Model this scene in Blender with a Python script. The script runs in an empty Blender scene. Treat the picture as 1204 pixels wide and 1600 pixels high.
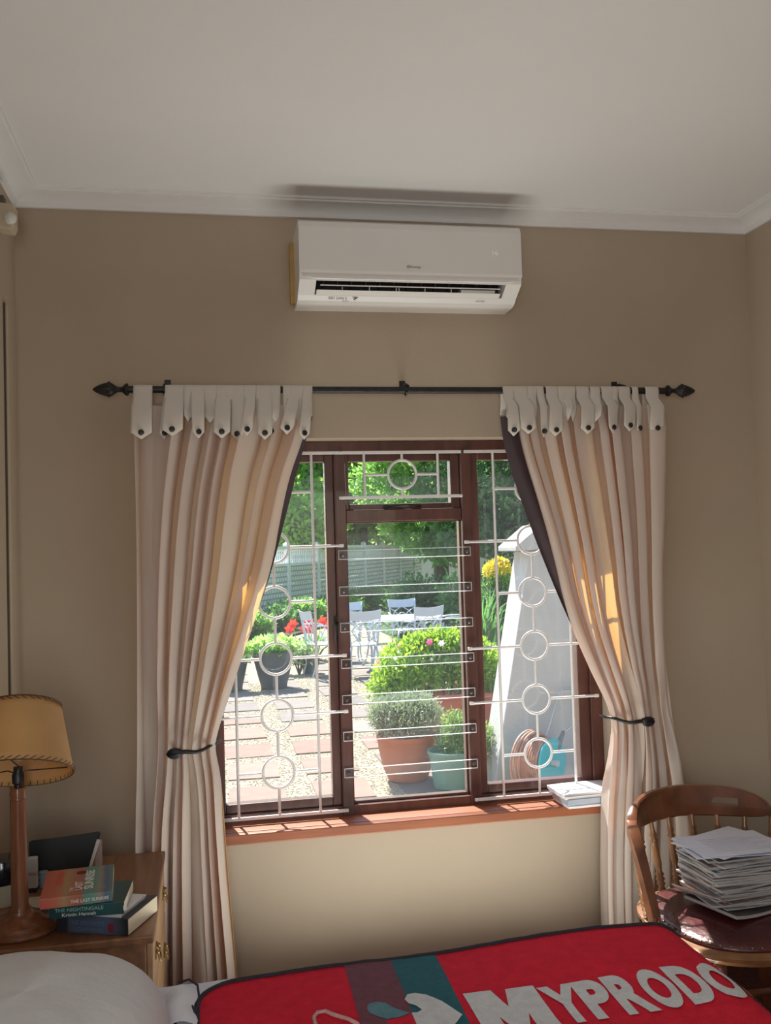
import bpy, bmesh, math, random
import numpy as np
from mathutils import Vector, Matrix, noise

random.seed(7)
RNG = np.random.default_rng(11)
PI = math.pi
SC = bpy.context.scene
COL = SC.collection

# ------------------------------------------------------------------ camera
YAW, PITCH, ROLL, FPX = 0.191, 0.0385, -0.030, 1470.3
CAM = Vector((0.0, -3.5, 1.65))
_f = Vector((math.sin(YAW) * math.cos(PITCH), math.cos(YAW) * math.cos(PITCH), math.sin(PITCH)))
_r = Vector((math.cos(YAW), -math.sin(YAW), 0.0))
_u = _r.cross(_f)
CR = _r * math.cos(ROLL) + _u * math.sin(ROLL)
CU = -_r * math.sin(ROLL) + _u * math.cos(ROLL)
cam = bpy.data.cameras.new('camera')
camo = bpy.data.objects.new('camera', cam)
COL.objects.link(camo)
cam.sensor_fit = 'VERTICAL'
cam.sensor_height = 36.0
cam.sensor_width = 27.09
cam.lens = FPX / 1600.0 * 36.0
cam.clip_start = 0.05
cam.clip_end = 300
m = Matrix.Identity(4)
for i in range(3):
    m[i][0], m[i][1], m[i][2], m[i][3] = CR[i], CU[i], -_f[i], CAM[i]
camo.matrix_world = m
SC.camera = camo

def ray(px, py):
    return _f + CR * ((px - 602) / FPX) - CU * ((py - 800) / FPX)
def aty(px, py, y):          # measured point of the photograph on the plane y = const
    d = ray(px, py); t = (y - CAM.y) / d.y
    return CAM + d * t
def atz(px, py, z):
    d = ray(px, py); t = (z - CAM.z) / d.z
    return CAM + d * t
def atx(px, py, x):
    d = ray(px, py); t = (x - CAM.x) / d.x
    return CAM + d * t

# ------------------------------------------------------------------ world, sun, lights, exposure
w = bpy.data.worlds.new('sky'); SC.world = w; w.use_nodes = True
nt = w.node_tree; nt.nodes.clear()
sky = nt.nodes.new('ShaderNodeTexSky'); sky.sky_type = 'NISHITA'; sky.sun_disc = False
sky.sun_elevation = math.radians(54); sky.sun_rotation = math.radians(-14); sky.air_density = 1.2
bgn = nt.nodes.new('ShaderNodeBackground'); bgn.inputs['Strength'].default_value = 0.33
out = nt.nodes.new('ShaderNodeOutputWorld')
nt.links.new(sky.outputs[0], bgn.inputs[0]); nt.links.new(bgn.outputs[0], out.inputs[0])

def light(name, kind, energy, color, loc, direction, **kw):
    l = bpy.data.lights.new(name, kind); l.energy = energy; l.color = color
    for k, v in kw.items(): setattr(l, k, v)
    o = bpy.data.objects.new(name, l); COL.objects.link(o)
    o.location = loc
    o.rotation_euler = Vector(direction).to_track_quat('-Z', 'Y').to_euler()
    return o
light('sun', 'SUN', 14.0, (1.0, 0.95, 0.87), (0, 8, 12), (0.028, -0.12, -0.17), angle=0.0093)
# added fill lamps out of view, at the solid left and back walls
light('side_fill', 'AREA', 27, (1.0, 0.985, 0.96), (-0.60, -3.7, 1.85), (1, 0.30, -0.55), shape='RECTANGLE', size=1.5, size_y=1.3, spread=math.radians(150))
light('rear_fill', 'AREA', 22, (1.0, 0.985, 0.97), (-0.24, -4.82, 1.45), (0.12, 1, 0), shape='RECTANGLE', size=0.7, size_y=1.7, spread=math.radians(160))  # added to brighten the room, there is no door here
# added area lamp hidden behind the bed, standing in for sun bounced off the floor
light('floor_fill', 'AREA', 16.5, (0.98, 1.0, 0.91), (0.80, -0.60, 0.03), (0, 0, 1), shape='RECTANGLE', size=1.25, size_y=0.62, spread=math.radians(142))

SC.view_settings.view_transform = 'Standard'
SC.view_settings.look = 'None'
SC.view_settings.gamma = 1.0
SC.view_settings.use_curve_mapping = False
SC.view_settings.exposure = 0.0
try:
    SC.cycles.use_denoising = True
    SC.cycles.max_bounces = 10; SC.cycles.diffuse_bounces = 5; SC.cycles.transparent_max_bounces = 24
    SC.cycles.sample_clamp_indirect = 6.0
    SC.cycles.caustics_reflective = False; SC.cycles.caustics_refractive = False
except Exception:
    pass

# ------------------------------------------------------------------ materials
MATS = {}
def _new(name):
    mt = bpy.data.materials.new(name); mt.use_nodes = True
    n = mt.node_tree; n.nodes.clear()
    o = n.nodes.new('ShaderNodeOutputMaterial'); b = n.nodes.new('ShaderNodeBsdfPrincipled')
    n.links.new(b.outputs[0], o.inputs[0])
    return mt, n, b, o
def mat(name, c, rough=0.6, var=0.12, scale=6.0, bump=0.0, bscale=60.0, metal=0.0, stretch=(1, 1, 1), c2=None,
        transl=0.0, tcol=None, coat=0.0, sheen=0.0, objvar=0.0, island=0.0, emit=None, detail=4.0, contrast=(0.3, 0.7), spec=0.5):
    if name in MATS: return MATS[name]
    mt, n, b, o = _new(name); L = n.links.new
    tc = n.nodes.new('ShaderNodeTexCoord'); mp = n.nodes.new('ShaderNodeMapping')
    mp.inputs['Scale'].default_value = stretch
    L(tc.outputs['Object'], mp.inputs[0])
    nz = n.nodes.new('ShaderNodeTexNoise'); nz.inputs['Scale'].default_value = scale; nz.inputs['Detail'].default_value = detail
    L(mp.outputs[0], nz.inputs['Vector'])
    rp = n.nodes.new('ShaderNodeValToRGB')
    rp.color_ramp.elements[0].position, rp.color_ramp.elements[1].position = contrast
    lo = c2 if c2 else tuple(x * (1 - var) for x in c)
    hi = c if c2 else tuple(min(1, x * (1 + var)) for x in c)
    rp.color_ramp.elements[0].color = (*lo, 1); rp.color_ramp.elements[1].color = (*hi, 1)
    L(nz.outputs['Fac'], rp.inputs[0])
    src = rp.outputs[0]
    if objvar or island:
        hsv = n.nodes.new('ShaderNodeHueSaturation'); L(src, hsv.inputs['Color'])
        mr = n.nodes.new('ShaderNodeMapRange')
        k = objvar or island
        mr.inputs['To Min'].default_value = 1 - k; mr.inputs['To Max'].default_value = 1 + k
        if objvar:
            oi = n.nodes.new('ShaderNodeObjectInfo'); L(oi.outputs['Random'], mr.inputs[0])
        else:
            ge = n.nodes.new('ShaderNodeNewGeometry'); L(ge.outputs['Random Per Island'], mr.inputs[0])
        L(mr.outputs[0], hsv.inputs['Value']); src = hsv.outputs[0]
    L(src, b.inputs['Base Color'])
    b.inputs['Roughness'].default_value = rough; b.inputs['Metallic'].default_value = metal
    b.inputs['Coat Weight'].default_value = coat; b.inputs['Sheen Weight'].default_value = sheen
    b.inputs['Specular IOR Level'].default_value = spec
    if bump:
        nb = n.nodes.new('ShaderNodeTexNoise'); nb.inputs['Scale'].default_value = bscale; nb.inputs['Detail'].default_value = 3
        L(mp.outputs[0], nb.inputs['Vector'])
        bp = n.nodes.new('ShaderNodeBump'); bp.inputs['Strength'].default_value = bump; bp.inputs['Distance'].default_value = 0.01
        L(nb.outputs['Fac'], bp.inputs['Height']); L(bp.outputs[0], b.inputs['Normal'])
    if emit:
        b.inputs['Emission Color'].default_value = (*emit[0], 1); b.inputs['Emission Strength'].default_value = emit[1]
    if transl:
        t = n.nodes.new('ShaderNodeBsdfTranslucent'); t.inputs[0].default_value = (*(tcol or c), 1)
        mx = n.nodes.new('ShaderNodeMixShader'); mx.inputs[0].default_value = transl
        L(b.outputs[0], mx.inputs[1]); L(t.outputs[0], mx.inputs[2]); L(mx.outputs[0], o.inputs[0])
    MATS[name] = mt
    return mt
def glass_mat(name, tint=(0.97, 0.98, 0.98), veil=0.03, gloss=0.06):
    if name in MATS: return MATS[name]
    mt = bpy.data.materials.new(name); mt.use_nodes = True; n = mt.node_tree; n.nodes.clear(); L = n.links.new
    o = n.nodes.new('ShaderNodeOutputMaterial')
    tr = n.nodes.new('ShaderNodeBsdfTransparent'); tr.inputs[0].default_value = (*tint, 1)
    gl = n.nodes.new('ShaderNodeBsdfGlossy'); gl.inputs['Roughness'].default_value = 0.02
    lw = n.nodes.new('ShaderNodeLayerWeight'); pw = n.nodes.new('ShaderNodeMath'); pw.operation = 'POWER'; pw.inputs[1].default_value = 4.0
    fr = n.nodes.new('ShaderNodeMath'); fr.operation = 'MULTIPLY_ADD'; fr.inputs[1].default_value = .6; fr.inputs[2].default_value = gloss * .3
    L(lw.outputs['Facing'], pw.inputs[0]); L(pw.outputs[0], fr.inputs[0])
    m1 = n.nodes.new('ShaderNodeMixShader'); L(fr.outputs[0], m1.inputs[0]); L(tr.outputs[0], m1.inputs[1]); L(gl.outputs[0], m1.inputs[2])
    tl = n.nodes.new('ShaderNodeBsdfTranslucent'); tl.inputs[0].default_value = (0.85, 0.92, 1.0, 1)  # pale bluish veil mixed into the pane for the washed-out glare
    nz = n.nodes.new('ShaderNodeTexNoise'); nz.inputs['Scale'].default_value = 5
    tc = n.nodes.new('ShaderNodeTexCoord'); L(tc.outputs['Object'], nz.inputs['Vector'])
    mr = n.nodes.new('ShaderNodeMapRange'); mr.inputs['From Min'].default_value = 0.3; mr.inputs['From Max'].default_value = 0.7
    mr.inputs['To Min'].default_value = veil * 0.75; mr.inputs['To Max'].default_value = veil * 1.25
    L(nz.outputs['Fac'], mr.inputs[0])
    m2 = n.nodes.new('ShaderNodeMixShader'); L(mr.outputs[0], m2.inputs[0]); L(m1.outputs[0], m2.inputs[1]); L(tl.outputs[0], m2.inputs[2])
    L(m2.outputs[0], o.inputs[0]); MATS[name] = mt
    return mt
def wood(name, c, c2, rough=0.4, scale=3.0, stretch=(1, 1, 12), bump=0.08, coat=0.2):
    return mat(name, c, rough=rough, c2=c2, scale=scale, stretch=stretch, bump=bump, bscale=8, coat=coat, detail=8)

WALL = mat('painted_wall', (0.43, 0.348, 0.262), rough=0.85, var=0.035, scale=2.0, bump=0.06, bscale=220)
CEIL = mat('painted_ceiling', (0.76, 0.76, 0.755), rough=0.9, var=0.02, scale=1.5, bump=0.03, bscale=90)
FRAMEW = mat('meranti_frame', (0.125, 0.046, 0.034), c2=(0.065, 0.024, 0.019), rough=0.38, scale=5, stretch=(6, 6, 1), bump=0.05, bscale=12, coat=0.3, detail=8)
SILLW = mat('meranti_sill', (0.34, 0.105, 0.042), c2=(0.26, 0.078, 0.032), rough=0.5, scale=5, stretch=(1, 9, 9), bump=0.05, bscale=10, coat=0.05, detail=8)
IRON = mat('black_iron', (0.018, 0.017, 0.018), rough=0.45, var=0.3, scale=30, bump=0.2, bscale=60, metal=0.3)
STEEL = mat('silver_painted_steel', (0.74, 0.72, 0.72), rough=0.34, var=0.04, scale=40, metal=0.1)
PLASTIC = mat('white_plastic', (0.78, 0.76, 0.73), rough=0.35, var=0.015, scale=3)
CLOTH = mat('cream_curtain_cloth', (0.67, 0.64, 0.59), rough=0.8, var=0.02, scale=3, bump=0.03, bscale=420, transl=0.36, tcol=(1.0, 0.54, 0.15))
TABM = mat('cream_tab_cloth', (0.60, 0.56, 0.50), rough=0.75, var=0.02, scale=6, bump=0.04, bscale=420)
LINING = mat('shaded_curtain_lining', (0.055, 0.035, 0.042), rough=0.7, var=0.1, scale=20)  # purple-brown lining with its shade put into the dark colour
BLACKPL = mat('black_plastic', (0.012, 0.012, 0.013), rough=0.4, var=0.2, scale=10)
GLASS = glass_mat('window_glass', veil=0.008)
ACRYL = glass_mat('clear_acrylic', tint=(0.96, 0.975, 0.98), veil=0.005)
EDGE = mat('acrylic_edge', (0.92, 0.95, 0.97), rough=0.2, var=0.02, transl=0.6, tcol=(1, 1, 1))

# ------------------------------------------------------------------ mesh helpers
class MB:
    def __init__(s): s.v = []; s.f = []
    def add(s, vs, fs, M=None):
        b = len(s.v)
        s.v += [tuple(M @ Vector(v)) if M is not None else tuple(v) for v in vs]
        s.f += [tuple(i + b for i in f) for f in fs]
        return s
    def box(s, x0, x1, y0, y1, z0, z1, M=None):
        v = [(x0, y0, z0), (x1, y0, z0), (x1, y1, z0), (x0, y1, z0), (x0, y0, z1), (x1, y0, z1), (x1, y1, z1), (x0, y1, z1)]
        return s.add(v, [(3, 2, 1, 0), (4, 5, 6, 7), (0, 1, 5, 4), (1, 2, 6, 5), (2, 3, 7, 6), (3, 0, 4, 7)], M)
    def cbox(s, c, d, M=None):
        return s.box(c[0] - d[0] / 2, c[0] + d[0] / 2, c[1] - d[1] / 2, c[1] + d[1] / 2, c[2] - d[2] / 2, c[2] + d[2] / 2, M)
    def prism(s, poly, a, b, axis='y', M=None):      # polygon extruded from a to b along an axis
        n = len(poly)
        def P(p, t):
            return {'y': (p[0], t, p[1]), 'x': (t, p[0], p[1]), 'z': (p[0], p[1], t)}[axis]
        v = [P(p, a) for p in poly] + [P(p, b) for p in poly]
        f = [tuple(range(n)), tuple(reversed(range(n, 2 * n)))]
        f += [(i, n + i, n + (i + 1) % n, (i + 1) % n) for i in range(n)]
        return s.add(v, f, M)
    def lathe(s, prof, n=20, M=None, ripple=None):
        v = []; f = []
        for r, z in prof:
            for k in range(n):
                a = 2 * PI * k / n
                rr = r * (1 + (ripple(a) if ripple else 0))
                v.append((rr * math.cos(a), rr * math.sin(a), z))
        for i in range(len(prof) - 1):
            for k in range(n):
                f.append((i * n + k, i * n + (k + 1) % n, (i + 1) * n + (k + 1) % n, (i + 1) * n + k))
        f.append(tuple(reversed(range(n)))); f.append(tuple(range((len(prof) - 1) * n, len(prof) * n)))
        return s.add(v, f, M)
    def tube(s, pts, r, n=8, M=None, closed=False, squash=None):
        pts = [Vector(p) for p in pts]; N = len(pts)
        rs = r if isinstance(r, (list, tuple)) else [r] * N
        v = []; f = []
        up = Vector((0, 0, 1)); prev = None
        for i, p in enumerate(pts):
            if closed: t = pts[(i + 1) % N] - pts[i - 1]
            else: t = pts[min(i + 1, N - 1)] - pts[max(i - 1, 0)]
            t = t.normalized() if t.length > 1e-9 else Vector((0, 0, 1))
            if prev is None:
                a = up if abs(t.dot(up)) < 0.9 else Vector((1, 0, 0))
                x = t.cross(a).normalized()
            else:
                x = (prev - t * prev.dot(t))
                x = x.normalized() if x.length > 1e-6 else t.orthogonal().normalized()
            prev = x; y = t.cross(x)
            for k in range(n):
                a = 2 * PI * k / n
                v.append(p + x * (rs[i] * math.cos(a)) + y * (rs[i] * math.sin(a)))
        R = N if closed else N - 1
        for i in range(R):
            j = (i + 1) % N
            for k in range(n):
                f.append((i * n + k, i * n + (k + 1) % n, j * n + (k + 1) % n, j * n + k))
        if not closed:
            f.append(tuple(reversed(range(n)))); f.append(tuple(range((N - 1) * n, N * n)))
        return s.add(v, f, M)
    def grid(s, rows, M=None):
        R = len(rows); C = len(rows[0])
        v = [p for row in rows for p in row]
        f = [(i * C + j, i * C + j + 1, (i + 1) * C + j + 1, (i + 1) * C + j) for i in range(R - 1) for j in range(C - 1)]
        return s.add(v, f, M)
    def sphere(s, c, r, n=12, m=8, M=None):
        rr = r if isinstance(r, (tuple, list)) else (r, r, r)
        v = [(c[0], c[1], c[2] - rr[2])]
        for i in range(1, m):
            a = -PI / 2 + PI * i / m
            for k in range(n):
                b = 2 * PI * k / n
                v.append((c[0] + rr[0] * math.cos(a) * math.cos(b), c[1] + rr[1] * math.cos(a) * math.sin(b), c[2] + rr[2] * math.sin(a)))
        v.append((c[0], c[1], c[2] + rr[2])); T = len(v) - 1
        f = [(0, 1 + (k + 1) % n, 1 + k) for k in range(n)]
        for i in range(m - 2):
            for k in range(n):
                f.append((1 + i * n + k, 1 + i * n + (k + 1) % n, 1 + (i + 1) * n + (k + 1) % n, 1 + (i + 1) * n + k))
        f += [(T, 1 + (m - 2) * n + k, 1 + (m - 2) * n + (k + 1) % n) for k in range(n)]
        return s.add(v, f, M)
    def build(s, name, material, parent=None, world=True, smooth=False, bevel=0.0, seg=2, auto=False):
        me = bpy.data.meshes.new(name)
        V = [Vector(v) for v in s.v]
        if parent is None:
            xs = [v.x for v in V]; ys = [v.y for v in V]; zs = [v.z for v in V]
            o3 = Vector(((min(xs) + max(xs)) / 2, (min(ys) + max(ys)) / 2, min(zs)))
            V = [v - o3 for v in V]
        elif world:
            inv = wmat(parent).inverted(); V = [inv @ v for v in V]
        me.from_pydata([tuple(v) for v in V], [], s.f)
        me.materials.append(material)
        bm = bmesh.new(); bm.from_mesh(me); bmesh.ops.recalc_face_normals(bm, faces=bm.faces); bm.to_mesh(me); bm.free()
        if smooth:
            me.polygons.foreach_set('use_smooth', [True] * len(me.polygons))
            if auto:
                try: me.set_sharp_from_angle(angle=math.radians(40))
                except Exception: pass
        ob = bpy.data.objects.new(name, me); COL.objects.link(ob)
        if parent is None: ob.location = o3
        else: ob.parent = parent
        if bevel:
            b = ob.modifiers.new('bevel', 'BEVEL'); b.width = bevel; b.segments = seg; b.limit_method = 'ANGLE'; b.angle_limit = math.radians(35)
        return ob
def wmat(o):
    M = Matrix.LocRotScale(o.location, o.rotation_euler, o.scale)
    return wmat(o.parent) @ M if o.parent else M
def tag(o, label=None, cat=None, group=None, kind=None):
    if label: o['label'] = label
    if cat: o['category'] = cat
    if group: o['group'] = group
    if kind: o['kind'] = kind
    return o
def thing(name, label, cat, loc=(0, 0, 0), rz=0.0, group=None, kind=None):
    o = bpy.data.objects.new(name, None); COL.objects.link(o)
    o.location = loc; o.rotation_euler = (0, 0, rz); o.empty_display_size = 0.1
    return tag(o, label, cat, group, kind)
def copy_tree(o, parent=None, loc=None, rz=None):
    c = o.copy(); COL.objects.link(c); c.parent = parent
    if loc is not None: c.location = loc
    if rz is not None: c.rotation_euler = (0, 0, rz)
    for ch in list(o.children): copy_tree(ch, c)
    return c
def T(x=0, y=0, z=0, rx=0, ry=0, rz=0, s=1.0):
    return Matrix.Translation((x, y, z)) @ Matrix.Rotation(rz, 4, 'Z') @ Matrix.Rotation(ry, 4, 'Y') @ Matrix.Rotation(rx, 4, 'X') @ Matrix.Scale(s, 4)
def text_geo(body, bold=0.0):
    cu = bpy.data.curves.new('lettering', 'FONT'); cu.body = body; cu.size = 1.0; cu.offset = bold; cu.resolution_u = 7
    o = bpy.data.objects.new('lettering', cu); COL.objects.link(o)
    dg = bpy.context.evaluated_depsgraph_get()
    me = bpy.data.meshes.new_from_object(o.evaluated_get(dg))
    v = [tuple(p.co) for p in me.vertices]; f = [tuple(p.vertices) for p in me.polygons]
    bpy.data.objects.remove(o); bpy.data.curves.remove(cu); bpy.data.meshes.remove(me)
    return v, f
def lettering(body, M, w, h, material, parent, name='lettering', bold=0.01, world=True):
    v, f = text_geo(body, bold)
    x0 = min(p[0] for p in v); x1 = max(p[0] for p in v); y0 = min(p[1] for p in v); y1 = max(p[1] for p in v)
    b = MB()
    b.add([((p[0] - x0) / (x1 - x0) * w, (p[1] - y0) / (y1 - y0) * h, 0) for p in v], f, M)
    return b.build(name, material, parent, world=world)
def ring(c, r, tr, n=28, k=6, normal='y'):
    pts = []
    for i in range(n):
        a = 2 * PI * i / n
        pts.append((c[0] + r * math.cos(a), c[1], c[2] + r * math.sin(a)) if normal == 'y' else (c[0] + r * math.cos(a), c[1] + r * math.sin(a), c[2]))
    return pts
# ------------------------------------------------------------------ room shell
XL, XR, YB, ZC = -0.64, 2.232, -4.9, 2.957
WX0, WX1, WZ0, WZ1, WT = -0.035, 1.567, 0.60, 2.070, 0.24
def struct(o): o['kind'] = 'structure'; return o
b = MB()
b.box(XL - .2, WX0, 0, WT, 0, 3.1); b.box(WX1, XR + .2, 0, WT, 0, 3.1)
b.box(WX0, WX1, 0, WT, 0, WZ0); b.box(WX0, WX1, 0, WT, WZ1, 3.1)
struct(b.build('wall_front', WALL))
struct(MB().box(XL - .2, XL, YB, 0, 0, 3.1).build('wall_left', WALL))
struct(MB().box(XR, XR + .2, YB, 0, 0, 3.1).build('wall_right', WALL))
b = MB(); b.box(XL - .2, 0.0, YB - .2, YB, 0, 3.1); b.box(1.8, XR + .2, YB - .2, YB, 0, 3.1); b.box(0, 1.8, YB - .2, YB, 0, 0.8); b.box(0, 1.8, YB - .2, YB, 2.2, 3.1)
struct(b.build('wall_back', WALL))
struct(MB().box(XL - .2, XR + .2, YB - .2, WT, ZC, ZC + .15).build('ceiling', CEIL))
CARPET = mat('maroon_carpet', (0.075, 0.022, 0.022), rough=0.95, var=0.25, scale=60, bump=0.5, bscale=300)
struct(MB().box(XL - .2, XR + .2, YB - .2, 0.0, -0.08, 0.0).build('floor', CARPET))
# coved cornice: a plaster profile on each wall
def cornice(name, p0, p1, n):
    prof = [(0.0, 2.905), (0.012, 2.905), (0.014, 2.913)]
    for k in range(7):
        a = PI / 2 * k / 6
        prof.append((0.014 + 0.062 * (1 - math.cos(a)) , 2.913 + 0.030 * math.sin(a)))
    prof += [(0.080, 2.943), (0.081, 2.949), (0.092, 2.949), (0.093, ZC), (0.0, ZC)]
    p0 = Vector(p0); p1 = Vector(p1); n = Vector(n); v = []; f = []
    d = (p1 - p0).normalized(); N = len(prof)
    for e, (p, sg) in enumerate(((p0, 1), (p1, -1))):
        for r, z in prof:
            q = p + n * r + d * (r * sg)
            v.append((q.x, q.y, z))
    for i in range(N - 1): f.append((i, i + 1, N + i + 1, N + i))
    o = MB().add(v, f).build(name, CEIL, smooth=False); struct(o)
cornice('trim_1', (XL, 0), (XR, 0), (0, -1))
cornice('trim_2', (XL, 0), (XL, YB), (1, 0))
cornice('trim_3', (XR, 0), (XR, YB), (-1, 0))
struct(MB().box(XL, XR, -0.018, 0.0, 0.0, 0.09).build('baseboard_front', FRAMEW, bevel=.003))

# ------------------------------------------------------------------ window
win = thing('window_1', None, None, (0.765, 0.13, WZ0), kind='structure')
FY0, FY1 = 0.105, 0.175
b = MB().box(WX0, WX1, FY0, FY1, 2.022, WZ1); b.build('frame_head', FRAMEW, win, bevel=.003)
for x0, x1 in ((WX0, 0.012), (1.517, WX1)):
    MB().box(x0, x1, FY0, FY1, 0.635, 2.022).build('jamb', FRAMEW, win, bevel=.003)
for x0, x1 in ((0.497, 0.541), (1.002, 1.046)):
    MB().box(x0, x1, FY0 - .012, FY1, 0.635, 2.022).build('mullion', FRAMEW, win, bevel=.004)
MB().box(WX0, WX1, FY0 - .004, FY1, 0.632, 0.672).build('bottom_rail', FRAMEW, win, bevel=.003)
MB().box(0.541, 1.002, FY0 - .006, FY1, 1.755, 1.802).build('transom', FRAMEW, win, bevel=.004)
def sash(x0, x1, z0, z1, wl, wr, wb, wtp, y0=0.118, y1=0.165):
    s = thing('sash', None, None, ((x0 + x1) / 2, 0.14, z0)); s.parent = win
    s.location = Vector(((x0 + x1) / 2, 0.14, z0)) - win.location
    b = MB().box(x0, x0 + wl, y0, y1, z0, z1).box(x1 - wr, x1, y0, y1, z0, z1).box(x0 + wl, x1 - wr, y0, y1, z0, z0 + wb).box(x0 + wl, x1 - wr, y0, y1, z1 - wtp, z1)
    b.build('sash_frame', FRAMEW, s, bevel=.003)
    MB().box(x0 + wl - .004, x1 - wr + .004, 0.139, 0.143, z0 + wb - .004, z1 - wtp + .004).build('glass_pane', GLASS, s)
    return s
sl = sash(0.012, 0.497, 0.672, 2.022, .046, .034, .034, .030)
sr = sash(1.046, 1.517, 0.672, 2.022, .032, .046, .034, .030)
sc_ = sash(0.541, 1.002, 0.672, 1.755, .006, .006, .010, .004, 0.125, 0.160)
st = sash(0.541, 1.002, 1.802, 2.022, .016, .036, .022, .030)
# stay on the top vent and the casement fastener
b = MB().tube([(.70, .112, 1.812), (.79, .104, 1.815), (.84, .112, 1.812)], .005, 6).cbox((.70, .112, 1.812), (.02, .012, .014))
b.build('window_stay', IRON, st)
b = MB().cbox((.492, .112, 1.36), (.016, .012, .07)).tube([(.492, .105, 1.37), (.487, .085, 1.36), (.486, .08, 1.30)], [.006, .006, .004], 6)
b.build('casement_handle', IRON, sl)
# inner sill board
struct(MB().box(WX0 - .03, WX1 + .03, -0.028, 0.0, 0.598, 0.636).box(WX0, WX1, 0.0, 0.11, 0.598, 0.638).build('trim_4', SILLW, bevel=.005))
# plastered outer sill
struct(MB().box(WX0 - .05, WX1 + .05, 0.178, 0.33, 0.55, 0.615).build('trim_5', mat('outer_sill', (.6, .58, .54), rough=.8)))

# ------------------------------------------------------------------ burglar grilles
GY, GR = 0.075, 0.0054
def bar(par, a, bb, name='bar', r=GR):
    MB().tube([a, bb], r, 8).build(name, STEEL, par, smooth=True, auto=True)
def flat(par, x0, x1, z, sc):
    MB().box(x0, x1, GY - .004, GY + .006, z - .006, z + .006).build('flat_bar', STEEL, par, bevel=.0015)
    for x in sc: MB().lathe([(.0045, 0), (.0045, .003), (.002, .0045)], 8, T(x, GY - .004, z, rx=PI / 2)).build('screw', STEEL, par)
ZT, ZB = 2.022, 0.662
cz = [.824, 1.035, 1.247, 1.458, 1.665, 1.873]
def side_grille(label, v0, v1, cx, r, x0, x1, ext0, ext1, mull0):
    g = thing('burglar_grille', label, 'grille', (cx, GY, ZB), group='silver burglar grilles inside the window')
    flat(g, x0, x1, ZT, ()); flat(g, x0, x1, ZB, (x0 + .01, x1 - .01))
    bar(g, (v0, GY, ZB), (v0, GY, ZT), 'upright'); bar(g, (v1, GY, ZB), (v1, GY, ZT), 'upright')
    zz = [ZB] + cz + [ZT]
    for i in range(len(zz) - 1):
        a = zz[i] + (r if i > 0 else 0); c = zz[i + 1] - (r if i < len(zz) - 2 else 0)
        bar(g, (cx, GY, a), (cx, GY, c), 'link')
    for i, z in enumerate(cz):
        MB().tube(ring((cx, GY, z), r, 0), GR, 8, closed=True).build('ring', STEEL, g, smooth=True)
        xa, xb = v0, v1
        if i in (1, 2, 4):
            xa = ext0 if ext0 is not None else v0; xb = ext1 if ext1 is not None else v1
            for xe in (xa, xb):
                if xe not in (v0, v1):
                    MB().cbox((xe, GY - .001, z), (.018, .010, .013)).build('end_lug', STEEL, g, bevel=.002)
        bar(g, (xa, GY, z), (cx - r, GY, z), 'crossbar'); bar(g, (cx + r, GY, z), (xb, GY, z), 'crossbar')
    return g
side_grille('silver burglar grille with a chain of rings over the left casement', .104, .408, .255, .059, -.01, .515, .005, .515, 0)
side_grille('silver burglar grille with a chain of rings over the right casement', 1.130, 1.430, 1.277, .056, 1.012, 1.545, 1.012, 1.530, 0)
g = thing('burglar_grille', 'small silver burglar grille with a single ring over the top vent', 'grille', (.765, GY, 1.85), group='silver burglar grilles inside the window')
flat(g, .512, 1.002, ZT, (.52, .995)); flat(g, .512, 1.002, 1.848, (.52, .995))
for x in (.612, .905): bar(g, (x, GY, 1.848), (x, GY, ZT), 'upright')
MB().tube(ring((.762, GY, 1.935), .056, 0), GR, 8, closed=True).build('ring', STEEL, g, smooth=True)
bar(g, (.612, GY, 1.935), (.706, GY, 1.935), 'crossbar'); bar(g, (.818, GY, 1.935), (.905, GY, 1.935), 'crossbar')
bar(g, (.762, GY, 1.848), (.762, GY, 1.879), 'link'); bar(g, (.762, GY, 1.991), (.762, GY, ZT), 'link')

# clear bars screwed across the centre pane
names = ['topmost clear acrylic security bar screwed across the centre pane', 'second clear acrylic bar from the top of the centre pane',
         'third clear acrylic bar down, level with the garden chair backs', 'middle clear acrylic bar of seven, just below the garden table',
         'third lowest clear acrylic bar, crossing the bright green bush', 'second lowest clear acrylic bar, crossing the grey lavender',
         'lowest clear acrylic bar, just above the window bottom rail']
for z, lb in zip([1.629, 1.490, 1.351, 1.213, 1.076, .937, .799], names):
    s = thing('clear_security_bar', lb, 'security bar', (.767, .0865, z - .017), group='clear bars across the centre pane')
    MB().box(.505, 1.030, .084, .089, z - .017, z + .017).build('strip', ACRYL, s)
    for dz in (-.017, .0165): MB().box(.505, 1.030, .0838, .0892, z + dz - .0011, z + dz + .0011).build('polished_edge', EDGE, s)
    for x in (.505, 1.029): MB().box(x - .0008, x + .0008, .0838, .0892, z - .017, z + .017).build('polished_edge', EDGE, s)
    for x in (.521, 1.015):
        MB().lathe([(.007, 0), (.007, .003), (.004, .005)], 12, T(x, .084, z, rx=PI / 2)).build('screw', mat('grey_screw', (.12, .12, .13), rough=.3, metal=.6), s)

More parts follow.
